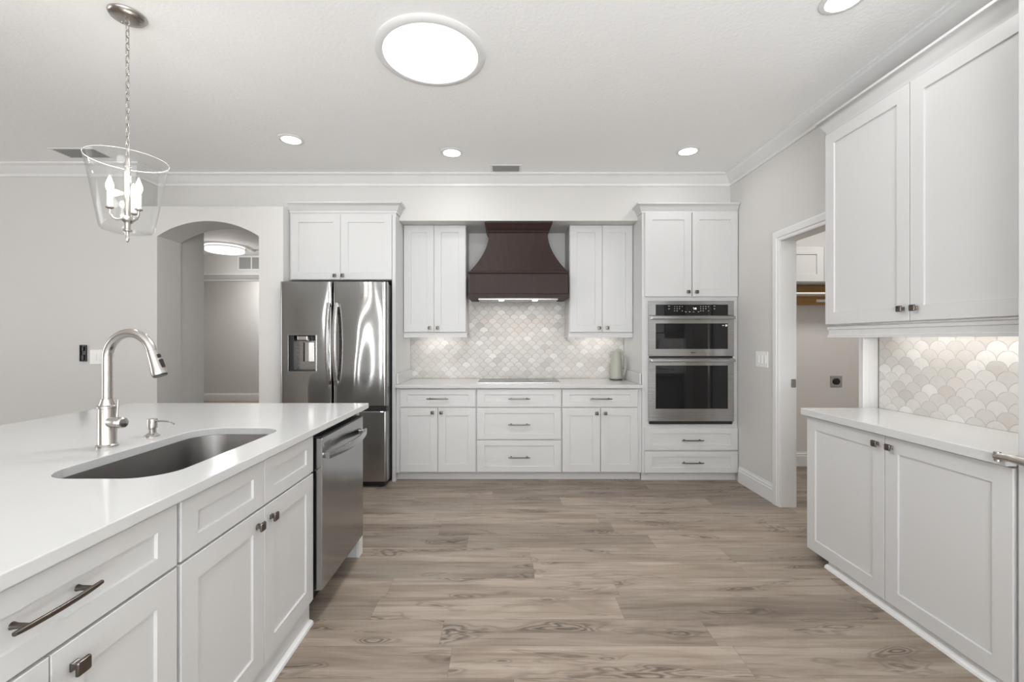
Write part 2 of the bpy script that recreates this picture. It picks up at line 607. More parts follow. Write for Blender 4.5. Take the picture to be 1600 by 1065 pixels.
# crown moulding
def crown_profile(z, p, h):
    return [(0, z-h), (0.012, z-h), (0.014, z-h+0.022), (0.026, z-h+0.03), (p*0.45, z-h*0.52), (p*0.74, z-h*0.30), (p*0.80, z-h*0.22), (p*0.97, z-h*0.16), (p, z-h*0.14), (p, z), (0, z)]
cp = crown_profile(ZC, 0.095, 0.105)
struct(MB().sweep(cp, [(-7.5, 4.06), (-3.4, 4.06), (-3.4, 4.3125), (2.195, 4.3125), (2.195, -3.4)]).build('trim_1', 'trim', smooth=35))
# ledge moulding across the hall header
struct(MB().sweep(crown_profile(2.565, 0.10, 0.115), [(-7.4, 8.4), (-2.0, 8.4)]).build('trim_2', 'trim', smooth=35))

def base_profile(t=0.016, h=0.15):
    return [(0, 0), (t, 0), (t, h*0.72), (t*0.75, h*0.76), (t*0.8, h*0.86), (t*0.4, h*0.92), (t*0.35, h), (0, h)]
bp = base_profile()
struct(MB().sweep(bp, [(2.195, 4.14), (2.195, 3.605)]).build('baseboard_right', 'trim'))
struct(MB().sweep(bp, [(2.33, 4.67), (4.5, 4.67)]).build('baseboard_laundry', 'trim'))
struct(MB().sweep(base_profile(0.016, 0.17), [(-7.4, 9.6), (-2.0, 9.6)]).build('baseboard_hall', 'trim'))
struct(MB().sweep(bp, [(-7.4, 4.06), (AX0, 4.06)]).build('baseboard_left', 'trim'))

# laundry doorway: casing, jambs
def casing_profile(w):
    return [(0, 0), (0, 0.012), (w*0.12, 0.017), (w*0.30, 0.015), (w*0.38, 0.021), (w*0.85, 0.023), (w, 0.018), (w, 0)]
m = MB()
# far leg of the casing (runs up, then over the head)
cw = 0.085
for k in range(1):
    pr = casing_profile(cw)
    yi, zi = 3.52, 2.12
    ring0 = [Vector((2.195-o, yi+u, 0)) for u, o in pr]
    ring1 = [Vector((2.195-o, yi+u, zi+u)) for u, o in pr]
    ring2 = [Vector((2.195-o, 2.78, zi+u)) for u, o in pr]
    m.loft([ring0, ring1, ring2])
dr = struct(m.build('door_1', 'trim'))
MB().box(2.19, 3.515, 0, 2.315, 3.53, 2.14).build('jamb', 'trim', dr)
MB().box(2.19, 2.80, 2.12, 2.315, 3.515, 2.14).build('head_jamb', 'trim', dr)
m = MB()
m.box(2.24, 2.765, 0, 2.333, 2.80, 2.14)
m.box(2.233, 2.758, 0, 2.275, 2.766, 2.14, 0.003)
m.build('jamb', 'trim', dr)
m = MB()
m.box(2.272, 3.510, 0.955, 2.308, 3.5152, 1.02)
m.box(2.272, 3.505, 0.967, 2.279, 3.512, 1.008)
m.build('strike_plate', 'nickel', dr)

# ------------------------------------------------------------------ cabinets
def front_mesh(w, h, t=0.02, st=0.070, rl=0.070, rec=0.008):
    """a shaker front in local coordinates: x 0..w, z 0..h, face at y=0, back at y=t, one recessed field"""
    m = MB()
    b = m.bm
    e = 0.0015
    def ring(i, y, dz=None):
        return [b.verts.new(p) for p in ((i, y, i), (w-i, y, i), (w-i, y, h-i), (i, y, h-i))]
    def ring2(ix, iz, y):
        return [b.verts.new(p) for p in ((ix, y, iz), (w-ix, y, iz), (w-ix, y, h-iz), (ix, y, h-iz))]
    A = ring(0, t)
    B = ring(0, e)
    C = ring(e, 0)
    D = ring2(st, rl, 0)
    E = ring2(st+0.002, rl+0.002, rec)
    for p, q in ((A, B), (B, C), (C, D), (D, E)):
        for i in range(4):
            j = (i+1) % 4
            b.faces.new((p[i], p[j], q[j], q[i]))
    b.faces.new(E)
    b.faces.new(A[::-1])
    return m

def knob(parent, x, z, y0=0.0, s=1.0):
    m = MB()
    m.box(x-0.009*s, y0-0.004, z-0.009*s, x+0.009*s, y0, z+0.009*s, 0.001)
    r = lambda a, y: [Vector((x-a, y, z-a)), Vector((x+a, y, z-a)), Vector((x+a, y, z+a)), Vector((x-a, y, z+a))]
    m.loft([r(0.0085*s, y0-0.004), r(0.0055*s, y0-0.009), r(0.006*s, y0-0.014), r(0.010*s, y0-0.0175)], False, False)
    hb = 0.0155*s
    rings = []
    for a, y in ((hb*0.8, y0-0.0165), (hb, y0-0.019), (hb, y0-0.023), (hb*0.9, y0-0.0255), (hb*0.5, y0-0.027)):
        rings.append([Vector((x+px, y, z+pz)) for px, pz in rrect(-a, -a, a, a, a*0.25, 4)])
    m.loft(rings)
    return m.build('knob', 'bronze', parent, smooth=40)

def pull(parent, x, z, L, y0=0.0, th=0.0105):
    m = MB()
    n = 14
    rings = []
    for i in range(n+1):
        t = -1+2*i/n
        px = x+t*L/2
        y = y0-0.030-0.006*(1-t*t)
        hz = th*0.5*(1.0-0.25*abs(t)**6)
        hy = 0.0042
        rings.append([Vector((px, y+a, z+c)) for a, c in rrect(-hy, -hz, hy, hz, 0.003, 3)])
    m.loft(rings)
    for sx in (-0.36, 0.36):
        m.tube([(x+sx*L, y0, z), (x+sx*L, y0-0.008, z), (x+sx*L, y0-0.031, z)], [0.0075, 0.0055, 0.005], 10)
    return m.build('handle', 'bronze', parent, smooth=40)

def cabinet(name, label, cat, loc, rz, w, d, z0, z1, fronts, group=None, toe=None, carc=(0, 0), hollow=False):
    """local frame: x along the run, y into the cabinet (front faces at y=0), z up from loc.z"""
    t = thing(name, label, cat, loc, rz, group)
    zb = loc[2]
    m = MB()
    if hollow:
        m.box(0, 0.0205, z0-zb, w, 0.040, z1-zb)
        m.box(0, d-0.015, z0-zb, w, d, z1-zb)
        m.box(0, 0.040, z0-zb, 0.018, d-0.015, z1-zb)
        m.box(w-0.018, 0.040, z0-zb, w, d-0.015, z1-zb)
        m.box(0.018, 0.040, z0-zb, w-0.018, d-0.015, z0-zb+0.12)
    else:
        m.box(carc[0], 0.0205, z0-zb, w-carc[1], d, z1-zb, 0.0015, 1)
    m.build('body', 'cab', t)
    for f in fronts:
        kind, x0, x1, a, c = f[:5]
        o = front_mesh(x1-x0, c-a, st=0.070 if kind == 'door' else 0.068, rl=0.072 if kind == 'door' else min(0.05, (c-a)*0.30)).build(kind, 'cab', t)
        o.location = (x0, 0, a-zb)
        for h in f[5:]:
            if h[0] == 'knob':
                knob(o, h[1]-x0, h[2]-a)
            else:
                pull(o, h[1]-x0, h[2]-a, h[3])
    if toe:
        MB().box(toe[0], toe[2], 0-zb, toe[1], toe[2]+0.015, z0-zb-0.001).build('toe_kick', 'cab', t)
    return t

YF = 4.157                                        # plane of the back-run cabinet fronts
XB = lambda px: (px-CX)/166.0                     # photo column on that plane -> metres
ZB = lambda py: H-(py-CY)/166.0
BASE = 'white shaker base cabinets under the cooktop counter'
def base(label, x0, x1, fr, toe):
    fr2 = []
    for f in fr:
        g = [f[0], XB(f[1])-x0, XB(f[2])-x0, ZB(f[4]), ZB(f[3])]
        for h in f[5:]:
            g.append((h[0], XB(h[1])-x0, ZB(h[2]))+tuple(h[3:]))
        fr2.append(tuple(g))
    return cabinet('base_cabinet', label, 'cabinet', (x0, YF, 0), 0, x1-x0, 0.66, 0.076, 0.879, fr2, BASE, toe)
PL_ = 0.205
xa, xb, xc, xd = XB(618.5), XB(744.3), XB(877.8), XB(1003.9)
base('white base cabinet left of the cooktop drawers, one drawer over two doors', xa, xb-0.001,
     [('drawer', 625, 743, 608, 635.3, ('pull', 684, 622.3, PL_)),
      ('door', 625.2, 683.6, 637, 737, ('knob', 676, 644)), ('door', 684.6, 743, 637, 737, ('knob', 689.6, 644))], (0.0, xb-xa-0.001, 0.07))
base('white base cabinet of three wide drawers directly below the cooktop', xb, xc-0.001,
     [('drawer', 745.6, 876.8, 608, 635.3, ('pull', 811, 622.5, PL_)),
      ('drawer', 745.6, 876.8, 636.9, 686.2, ('pull', 811, 662.6, PL_)),
      ('drawer', 745.6, 876.8, 687.6, 737, ('pull', 811, 713.4, PL_))], (0.0, xc-xb-0.001, 0.07))
base('white base cabinet right of the cooktop drawers, beside the oven tower', xc, xd-0.001,
     [('drawer', 878.8, 996.7, 608, 635.3, ('pull', 938.5, 622.5, PL_)),
      ('door', 878.8, 937.7, 637, 737, ('knob', 932, 645)), ('door', 938.8, 996.7, 637, 737, ('knob', 945.5, 645))], (0.0, xd-xc-0.001, 0.07))

# countertop of the back run, with side splashes
t = tag(MB().box(-1.034, YF-0.030, 0.881, 1.286, 4.812, 0.911, 0.003).build('countertop', 'quartz'), 'white quartz countertop along the tiled back wall carrying the cooktop', 'countertop')
tag(MB().box(-1.0335, YF+0.02, 0.912, -1.015, 4.795, 1.015, 0.002).build('side_splash', 'quartz'), 'low quartz side splash at the left end of the back counter beside the fridge panel', 'side splash', 'quartz side splashes')
tag(MB().box(1.266, YF+0.02, 0.912, 1.2845, 4.795, 1.015, 0.002).build('side_splash', 'quartz'), 'low quartz side splash at the right end of the back counter beside the oven tower', 'side splash', 'quartz side splashes')

# tiled backsplash (flat T shape)
m = MB()
m.poly([(-1.041, 0.912), (1.288, 0.912), (1.288, 1.405), (0.70, 1.405), (0.70, 1.80), (-0.46, 1.80), (-0.46, 1.405), (-1.041, 1.405)], [], 0.012, 'Y', 4.816)
tag(m.build('tile_backsplash', 'tile_back'), 'marble fan tile backsplash on the back wall behind the cooktop', 'backsplash')

# wall cabinets beside the hood
YU = 4.466
XU = lambda px: (px-CX)/154.5
ZU = lambda py: H-(py-CY)/154.5
def rail_molding(parent, w, d, ret_l, ret_r):
    m = MB()
    pr = [(0, -0.052), (0.013, -0.052), (0.013, -0.042), (0.008, -0.040), (0.008, -0.018), (0.012, -0.014), (0.012, -0.004), (0.0, -0.0005)]
    path = []
    if ret_l:
        path.append((0, d))
    path += [(0, 0), (w, 0)]
    if ret_r:
        path.append((w, d))
    m.sweep(pr, path)
    return m.build('light_rail', 'cab', parent)

def uppers(label, px0, px1, pxm, kn, rl, rr):
    x0, x1 = XU(px0), XU(px1)
    fr = [('door', 0.004, XU(pxm)-x0-0.0015, ZU(518.5), 2.491, ('knob', XU(kn[0])-x0, ZU(kn[2]))),
          ('door', XU(pxm)-x0+0.0015, x1-x0-0.004, ZU(518.5), 2.491, ('knob', XU(kn[1])-x0, ZU(kn[2])))]
    t = cabinet('upper_cabinet', label, 'cabinet', (x0, YU, 1.408), 0, x1-x0, 0.345, 1.408, 2.494, fr, 'white wall cabinets beside the hood')
    r = rail_molding(t, x1-x0, 0.32, rl, rr)
    r.location = (0, 0.021, 0)
    return t
uppers('white two-door wall cabinet left of the dark hood', 630.4, 728, 678, (671.5, 684, 512), False, True)
uppers('white two-door wall cabinet right of the dark hood', 890, 989.1, 941, (936.3, 948.8, 512), True, False)

# under-cabinet lights
def under_light(label, loc, L, rz, power, yoff):
    t = thing('under_cabinet_light', label, 'light', loc, rz, 'slim under-cabinet lights')
    MB().box(-L/2, -0.02, -0.010, L/2, 0.02, 0, 0.002).build('housing', 'plastic', t)
    MB().box(-L/2+0.01, -0.014, -0.0125, L/2-0.01, 0.014, -0.0101).build('lens', 'led', t)
    lamp('led_lamp', 'AREA', (0, 0, -0.016), power, size=L*0.95, size_y=0.03, color=(1, 0.965, 0.92), parent=t)
under_light('slim light strip under the wall cabinet left of the hood', ((XU(629)+XU(728))/2, 4.70, 1.4065), 0.42, 0, 0.5, 0)
under_light('slim light strip under the wall cabinet right of the hood', ((XU(890)+XU(991))/2, 4.70, 1.4065), 0.42, 0, 0.5, 0)

# fridge surround: over-fridge cabinet and tall end panel
FX0, FX1 = -2.040, -1.069
zf0, zf1 = 1.897, 2.518
fr = [('door', 0.020, 0.020+0.463, zf0+0.004, zf1-0.006, ('knob', XB(523.5)-FX0, ZB(430.5))),
      ('door', 0.020+0.466, FX1-FX0-0.003, zf0+0.004, zf1-0.006, ('knob', XB(536)-FX0, ZB(430.5)))]
fc = cabinet('upper_cabinet', 'white two-door cabinet above the steel refrigerator with crown moulding on top', 'cabinet', (FX0, YF, zf0), 0, FX1-FX0, 0.655, zf0, 2.493, fr)
pl = MB().box(0, 0, 0, 0.033, 0.656, 2.4935, 0.002).build('fridge_end_panel', 'cab')
pl.location = (-1.068, YF-0.002, 0)
tag(pl, 'tall white end panel between the refrigerator and the base cabinets', 'panel')
def crown(parent, path, z0, h, p, name='crown_moulding'):
    pr = [(0, z0), (0.007, z0), (0.009, z0+h*0.20), (p*0.30, z0+h*0.28), (p*0.50, z0+h*0.55), (p*0.78, z0+h*0.78), (p*0.95, z0+h*0.82), (p, z0+h*0.86), (p, z0+h), (0, z0+h)]
    return MB().sweep(pr, path).build(name, 'cab', parent, smooth=35)
MB().box(0, 0.0205, 2.4935-zf0, 1.0045, 0.15, 2.6-zf0).build('frieze', 'cab', fc)
crown(fc, [(0.0, 0.02), (1.006, 0.02), (1.006, 0.152)], zf1+0.013-zf0, 0.095, 0.055)

# ------------------------------------------------------------------ oven tower
OX0, OX1 = 1.290, 2.190
def ovx(px): return XB(px)-OX0
t = thing('oven_cabinet', 'tall white cabinet tower housing the wall ovens beside the right wall', 'cabinet', (OX0, YF, 0))
m = MB()
wO = OX1-OX0
m.box(0, 0.0205, 0.076, 0.020, 0.655, 2.493)
m.box(wO-0.02, 0.0205, 0.076, wO, 0.655, 2.493)
m.box(0.020, 0.0205, 1.7005, wO-0.02, 0.655, 2.493)
m.box(0.020, 0.0205, 0.076, wO-0.02, 0.66, 0.539)
m.box(0.020, 0.0205, 0.539, ovx(1014)+0.004, 0.05, 1.7005)
m.box(ovx(1147.5)-0.004, 0.0205, 0.539, wO-0.02, 0.05, 1.7005)
m.box(0.02, 0.64, 0.539, wO-0.02, 0.66, 1.7005)
m.build('body', 'cab', t)
for (a, b, c, d, kind, hs) in ((1008, 1080.6, 331, 463, 'door', [('knob', 1075, 456)]), (1082, 1153, 331, 463, 'door', [('knob', 1088, 456)]),
                              (1007.5, 1153, 668.5, 703, 'drawer', [('pull', 1081, 687)]), (1007.5, 1153, 705, 738.5, 'drawer', [('pull', 1081, 722)])):
    x0, x1, z0, z1 = ovx(a), ovx(b), ZB(d), ZB(c)
    o = front_mesh(x1-x0, z1-z0, st=0.068, rl=0.072 if kind == 'door' else 0.05).build(kind, 'cab', t)
    o.location = (x0, 0, z0)
    for h in hs:
        if h[0] == 'knob':
            knob(o, ovx(h[1])-x0, ZB(h[2])-z0)
        else:
            pull(o, ovx(h[1])-x0, ZB(h[2])-z0, PL_)
MB().box(0, 0.05, 0, wO, 0.065, 0.075).build('toe_kick', 'cab', t)
MB().box(0, 0.0205, 2.4935, wO, 0.15, 2.6).build('frieze', 'cab', t)
crown(t, [(0.0, 0.152), (0.0, 0.02), (wO, 0.02)], 2.531, 0.085, 0.055)

# built-in combination oven
YO = YF-0.008
SO = F/(YO-0.012)
ox = lambda px: (px-CX)/SO
oz = lambda py: H-(py-CY)/SO
t = thing('double_oven', 'stainless double wall oven with black glass built into the white tower', 'oven', (ox(1081), YO, oz(663)))
TX, TZ = ox(1081), oz(663)
def ob(m, px0, px1, py0, py1, y0, y1, bev=0.0015):
    return m.box(ox(px0)-TX, y0, oz(py1)-TZ, ox(px1)-TX, y1, oz(py0)-TZ, bev)
m = MB()
ob(m, 1018, 1144, 472, 658, 0.035, 0.55, 0)
ob(m, 1014.5, 1147.5, 469.8, 492.5, -0.004, 0.035)
m.build('body', 'steel_flat', t)
ob(MB(), 1016, 1144.5, 658.2, 662.8, 0.0, 0.026, 0).build('bottom_vent', 'black', t)
ob(MB(), 1016, 1144.5, 556.2, 559.2, 0.0, 0.03, 0).build('middle_vent', 'black', t)
cpn = ob(MB(), 1025, 1138, 475.6, 492.3, -0.0065, -0.0042, 0).build('control_panel', 'glassblack', t)
for cx0, n, rows in ((1053.5, 4, 3), (1094.5, 4, 3)):
    for i in range(n):
        for j in range(rows):
            if (i+j) % 5 == 4:
                continue
            ob(MB(), cx0+i*4.0, cx0+i*4.0+1.5, 478.4+j*3.3, 479.1+j*3.3, -0.0069, -0.0066, 0).build('button', 'print', cpn)
for px0, py0, w_ in ((1044.5, 477.6, 2.5), (1044.5, 481.8, 2.5), (1115.5, 477.6, 2.5), (1115.5, 481.8, 2.5), (1071, 486.5, 2), (1077, 486.5, 2), (1083, 486.5, 2), (1091, 486.5, 2)):
    ob(MB(), px0, px0+w_, py0, py0+0.7, -0.0069, -0.0066, 0).build('button', 'print', cpn)
dg = MB()
for k, (a, b, c, d) in enumerate(((1083.2, 1085, 480.6, 481.1), (1084.8, 1085.2, 480.6, 483.4), (1086.4, 1086.8, 480.6, 483.4), (1086.4, 1088.2, 482, 482.5), (1086.4, 1088.2, 480.6, 481.0), (1088, 1088.4, 480.6, 483.4))):
    ob(dg, a, b, c, d, -0.0069, -0.0066, 0)
dg.build('clock_digits', emit('pale_clock_digits', (0.9, 0.95, 1.0), 0.8), cpn)
def oven_door(py0, py1, wy0, wy1, hy0, hy1):
    m = MB()
    X0, X1, Z0, Z1 = ox(1014.5)-TX, ox(1147.5)-TX, oz(py1)-TZ, oz(py0)-TZ
    wx0, wx1, wz0, wz1 = ox(1025)-TX, ox(1138)-TX, oz(wy1)-TZ, oz(wy0)-TZ
    m.poly([(X0, Z0), (X1, Z0), (X1, Z1), (X0, Z1)], [[(wx0, wz0), (wx1, wz0), (wx1, wz1), (wx0, wz1)]], 0.036, 'Y', -0.004)
    d = m.build('door', 'steel_flat', t)
    MB().box(wx0, -0.0025, wz0, wx1, 0.01, wz1).build('window', 'glassblack', d)
    h = MB()
    hz = (oz(hy0)+oz(hy1))/2-TZ
    hh = (oz(hy0)-oz(hy1))/2
    rings = []
    for i in range(21):
        u = -1+2*i/20
        px = u*(X1-X0)/2*0.965
        y = -0.052-0.006*(1-u*u)
        rings.append([Vector((px, y+a, hz+c)) for a, c in rrect(-0.009, -hh, 0.009, hh, 0.006, 4)])
    h.loft(rings)
    for sx in (-0.92, 0.92):
        h.box(sx*(X1-X0)/2-0.014, -0.05, hz-0.010, sx*(X1-X0)/2+0.014, -0.004, hz+0.010, 0.002)
    h.build('handle', 'steel_flat', d, smooth=40)
    return d
d1 = oven_door(493.2, 555.8, 505, 545, 494.2, 498.6)
d2 = oven_door(559.6, 658, 570.8, 638.6, 560.4, 565)
m = MB()
m.lathe([(0.0105, -0.0045), (0.0105, -0.0027)], (ox(1135.5)-TX, 0, oz(508.2)-TZ), 20, 'Y')
m.build('round_badge', 'plastic', d1)
ob(MB(), 1129.3, 1132, 507.6, 508.8, -0.0032, -0.0027, 0).build('small_mark', 'print', d1)
ob(MB(), 1080, 1087, 549.8, 551.6, -0.0044, -0.0041, 0).build('small_mark', 'darkgrey', d1)

# ------------------------------------------------------------------ range hood
HX = (810.5-CX)/161.0
t = thing('range_hood', 'dark espresso wooden range hood with flared sides above the cooktop', 'range hood', (HX, 4.814, 1.745))
zz = lambda py, s: H-(py-CY)/s-1.745
def layers(m, lv):
    rings = []
    for z, hw_, dp in lv:
        rings.append([Vector((-hw_, 0, z)), Vector((-hw_, -dp, z)), Vector((hw_, -dp, z)), Vector((hw_, 0, z))])
    return m.loft(rings)
zt0, zt1 = 0.262, 0.648
lv = []
for i in range(17):
    u = i/16
    e = (1-u)**1.9
    lv.append((zt0+(zt1-zt0)*u, 0.291+(0.480-0.291)*e, 0.425+(0.470-0.425)*e))
layers(MB(), lv).build('flared_body', 'espresso', t, smooth=30)
layers(MB(), [(0.045, 0.485, 0.480), (0.235, 0.485, 0.480)]).build('apron', 'espresso', t)
m = MB()
layers(m, [(0.2355, 0.486, 0.481), (0.242, 0.494, 0.489), (0.250, 0.4965, 0.4915), (0.256, 0.4965, 0.4915), (0.261, 0.486, 0.481)])
m.build('upper_moulding', 'espresso', t)
m = MB()
layers(m, [(0.0445, 0.486, 0.481), (0.040, 0.490, 0.485), (0.030, 0.491, 0.486), (0.028, 0.4955, 0.4905), (0.002, 0.4965, 0.4915)])
m.build('lower_moulding', 'espresso', t)
m = MB()
layers(m, [(0.6485, 0.297, 0.431), (0.662, 0.303, 0.440), (0.667, 0.303, 0.440), (0.690, 0.314, 0.458), (0.725, 0.329, 0.481), (0.731, 0.333, 0.486), (0.7485, 0.333, 0.486)])
m.build('crown_moulding', 'espresso', t)
ins = MB()
ins.box(-0.40, -0.40, -0.012, 0.40, -0.06, 0.0015, 0.002)
ins = ins.build('filter_panel', 'steel_flat', t)
for sx in (-0.17, 0.17):
    lm = MB().lathe([(0.028, -0.0165), (0.028, -0.0122)], (sx, -0.34, 0), 20).build('lamp', 'lamp_white', t)
    lamp('hood_lamp', 'AREA', (sx, -0.34, -0.02), 0.7, size=0.05, color=(1, 0.9, 0.78), parent=t)

# ------------------------------------------------------------------ cooktop, pitcher
m = MB()
m.box(0, 0, 0, 0.800, 0.475, 0.006, 0.002)
ct = m.build('cooktop', 'cooktop')
ct.location = (-0.268, 4.300, 0.9115)
tag(ct, 'black glass electric cooktop set in the quartz counter below the hood', 'cooktop')
m = MB()
for a in ((-0.006, -0.006, 0.806, 0.001), (-0.006, 0.474, 0.806, 0.481), (-0.006, 0, 0.001, 0.475), (0.799, 0, 0.806, 0.475)):
    m.box(a[0], a[1], 0.0005, a[2], a[3], 0.0075, 0.001)
m.build('steel_trim', 'steel_flat', ct)
m = MB()
for cx_, cy_, r_ in ((0.17, 0.13, 0.085), (0.17, 0.35, 0.075), (0.40, 0.28, 0.12), (0.63, 0.13, 0.075), (0.63, 0.35, 0.085)):
    for rr_ in (r_, r_*0.62):
        m.tube([(cx_+rr_*math.cos(2*PI*i/40), cy_+rr_*math.sin(2*PI*i/40), 0.0058) for i in range(40)], 0.0008, 6, closed=True)
m.build('burner_ring', 'grille', ct)

t = thing('pitcher', 'sage green metal pitcher standing at the right end of the back counter', 'pitcher', (1.165, 4.655, 0.9115))
m = MB()
m.lathe([(0.055, 0), (0.062, 0.004), (0.064, 0.012), (0.0635, 0.05), (0.058, 0.16), (0.051, 0.27), (0.050, 0.292), (0.052, 0.298), (0.049, 0.299), (0.046, 0.28), (0.045, 0.10)], seg=36, cap1=False)
m.build('body', 'sage', t, smooth=40)
MB().lathe([(0.0645, 0.002), (0.0655, 0.004), (0.0655, 0.012), (0.0645, 0.014)], seg=36).build('base_ring', 'darkgrey', t, smooth=40)
MB().lathe([(0.0462, 0.284), (0.0455, 0.290), (0.020, 0.296), (0.008, 0.300)], seg=28).build('lid', 'sage', t, smooth=40)
ca, sa = math.cos(-0.45), math.sin(-0.45)
hp = [(0.045, 0.272), (0.075, 0.272), (0.092, 0.262), (0.098, 0.235), (0.098, 0.16), (0.092, 0.09), (0.083, 0.055), (0.060, 0.05)]
MB().tube([(r_*ca, r_*sa, z_) for r_, z_ in hp], [0.006, 0.007, 0.008, 0.008, 0.008, 0.007, 0.006, 0.006], 10).build('handle', 'sage', t, smooth=60)

# ------------------------------------------------------------------ refrigerator
YR = 3.966
fx0, fx1 = -2.030, -1.0695
t = thing('refrigerator', 'stainless french-door refrigerator with water dispenser between arch wall and end panel', 'refrigerator', ((fx0+fx1)/2, YR, 0))
FXC = (fx0+fx1)/2
hwF = (fx1-fx0)/2
MB().box(-hwF+0.012, 0.075, 0.04, hwF-0.012, 0.80, 1.845, 0.004).build('body', 'darkgrey', t)
for sx in (-1, 1):
    MB().box(sx*(hwF-0.10)-0.05, 0.06, 1.846, sx*(hwF-0.10)+0.05, 0.16, 1.862, 0.004).build('hinge_cover', 'black', t)
m = MB()
m.box(-hwF+0.03, 0.05, 0.012, hwF-0.03, 0.60, 0.05)
for sx in (-1, 1):
    m.lathe([(0.02, 0.0), (0.02, 0.012), (0.012, 0.014)], (sx*(hwF-0.07), 0.06, 0), 16)
m.build('base_grille', 'black', t)

def curved_panel(name, x0, x1, z0, z1, bulge, er, depth, mat, hole=None):
    """door skin: bulges gently towards the room, rolled side edges, optional rectangular opening"""
    m = MB()
    b = m.bm
    def yat(x):
        u = (x-x0)/(x1-x0)
        y = -bulge*4*u*(1-u)
        dx = min(x-x0, x1-x)
        if dx < er:
            y += er-math.sqrt(max(er*er-(er-dx)**2, 0))
        return y
    xs = {x0, x1}
    for k in range(8):
        q = er*(1-math.cos(PI/2*k/7))
        xs |= {x0+q, x1-q}
    for k in range(1, 24):
        xs.add(x0+er+(x1-x0-2*er)*k/24)
    zs = {z0, z1, z0+0.006, z1-0.006, (z0+z1)/2}
    if hole:
        xs |= {hole[0], hole[1]}
        zs |= {hole[2], hole[3]}
    xs, zs = sorted(xs), sorted(zs)
    V = {}
    for i, x in enumerate(xs):
        for j, z in enumerate(zs):
            y = yat(x)
            if j in (0, len(zs)-1):
                y += 0.006
            V[i, j] = b.verts.new((x, y, z))
    for i in range(len(xs)-1):
        for j in range(len(zs)-1):
            if hole and xs[i] >= hole[0]-1e-6 and xs[i+1] <= hole[1]+1e-6 and zs[j] >= hole[2]-1e-6 and zs[j+1] <= hole[3]+1e-6:
                continue
            b.faces.new((V[i, j], V[i+1, j], V[i+1, j+1], V[i, j+1]))
    be = [e for e in b.edges if e.is_boundary]
    ex = bmesh.ops.extrude_edge_only(b, edges=be)
    for v in [g for g in ex['geom'] if isinstance(g, bmesh.types.BMVert)]:
        v.co.y = depth if not (hole and hole[0]-1e-4 <= v.co.x <= hole[1]+1e-4 and hole[2]-1e-4 <= v.co.z <= hole[3]+1e-4) else 0.012
    return m
ds = (519.0-CX)/174.0-FXC                  # seam between the two french doors
dz0, dz1 = 0.735, 1.858
hole = ((451.5-CX)/174-FXC, (494-CX)/174-FXC, H-(579.5-CY)/174, H-(523.5-CY)/174)
dl = curved_panel('door', -hwF, ds-0.004, dz0, dz1, 0.004, 0.022, 0.068, 'steel', hole).build('door', 'steel', t, smooth=40)
drr = curved_panel('door', ds+0.004, hwF, dz0, dz1, 0.004, 0.022, 0.068, 'steel').build('door', 'steel', t, smooth=40)
fz = curved_panel('freezer', -hwF, hwF, 0.058, 0.690, 0.005, 0.022, 0.068, 'steel').build('freezer_drawer', 'steel', t, smooth=40)
m = MB()
m.box(-hwF+0.01, 0.004, 0.694, hwF-0.002, 0.066, 0.731, 0.002)
m.build('grip_channel', 'black', t)
m = MB()
m.box(-hwF+0.012, 0.0685, 0.06, hwF-0.008, 0.0745, 1.85)
m.build('door_gasket', 'gap', t)
# dispenser
hx0, hx1, hz0, hz1 = hole
dsp = MB()
f_ = 0.004
for a in ((hx0-f_, hz0-f_, hx1+f_, hz0), (hx0-f_, hz1, hx1+f_, hz1+f_), (hx0-f_, hz0, hx0, hz1), (hx1, hz0, hx1+f_, hz1)):
    dsp.box(a[0], -0.013, a[1], a[2], 0.002, a[3], 0.001)
dsp = dsp.build('dispenser_frame', 'steel_flat', dl)
m = MB()
m.box(hx0, 0.060, hz0, hx1, 0.064, hz1)
m.box(hx0+0.0003, -0.006, hz0, hx0+0.004, 0.06, hz1)
m.box(hx1-0.004, -0.006, hz0, hx1-0.0003, 0.06, hz1)
m.box(hx0, -0.006, hz0+0.0003, hx1, 0.06, hz0+0.008)
m.box(hx0, -0.006, hz1-0.004, hx1, 0.06, hz1-0.0003)
m.box(hx0+0.004, -0.004, hz0+0.008, hx0+0.045, 0.06, hz1-0.004, 0.003)
m.build('dispenser_cavity', 'black', dl)
m = MB()
m.box(hx0+0.072, 0.0, hz1-0.046, hx0+0.165, 0.055, hz1-0.004, 0.006)
m.build('dispenser_spout', 'chrome', dl)
m = MB()
m.loft([[Vector((hx0+0.108+a, 0.045+b_, z)) for a, b_ in ((0, 0), (0.022, -0.016), (0.060, -0.022), (0.088, -0.004), (0.088, 0.01), (0, 0.01))] for z in (hz0+0.085, hz1-0.066)])
m.build('dispenser_paddle', 'chrome', dl)
MB().box(hx0+0.045, 0.054, hz0+0.01, hx1-0.004, 0.0598, hz1-0.05).build('dispenser_back', 'steel_flat', dl)
# bowed vertical handles
for d_, hx in ((dl, (511.5-CX)/176-FXC), (drr, (523.5-CX)/176-FXC)):
    m = MB()
    za, zb_ = H-(602-CY)/177, H-(472-CY)/177
    rings = []
    for i in range(25):
        u = -1+2*i/24
        z = (za+zb_)/2+u*(zb_-za)/2
        y = -0.022-0.048*(1-abs(u)**2.2)
        rings.append([Vector((hx+a, y+c, z)) for a, c in rrect(-0.016, -0.008, 0.016, 0.008, 0.004, 3)])
    m.loft(rings)
    for z in (za+0.02, zb_-0.02):
        m.box(hx-0.013, -0.028, z-0.016, hx+0.013, 0.002, z+0.016, 0.002)
    m.build('handle', 'steel_flat', d_, smooth=40)

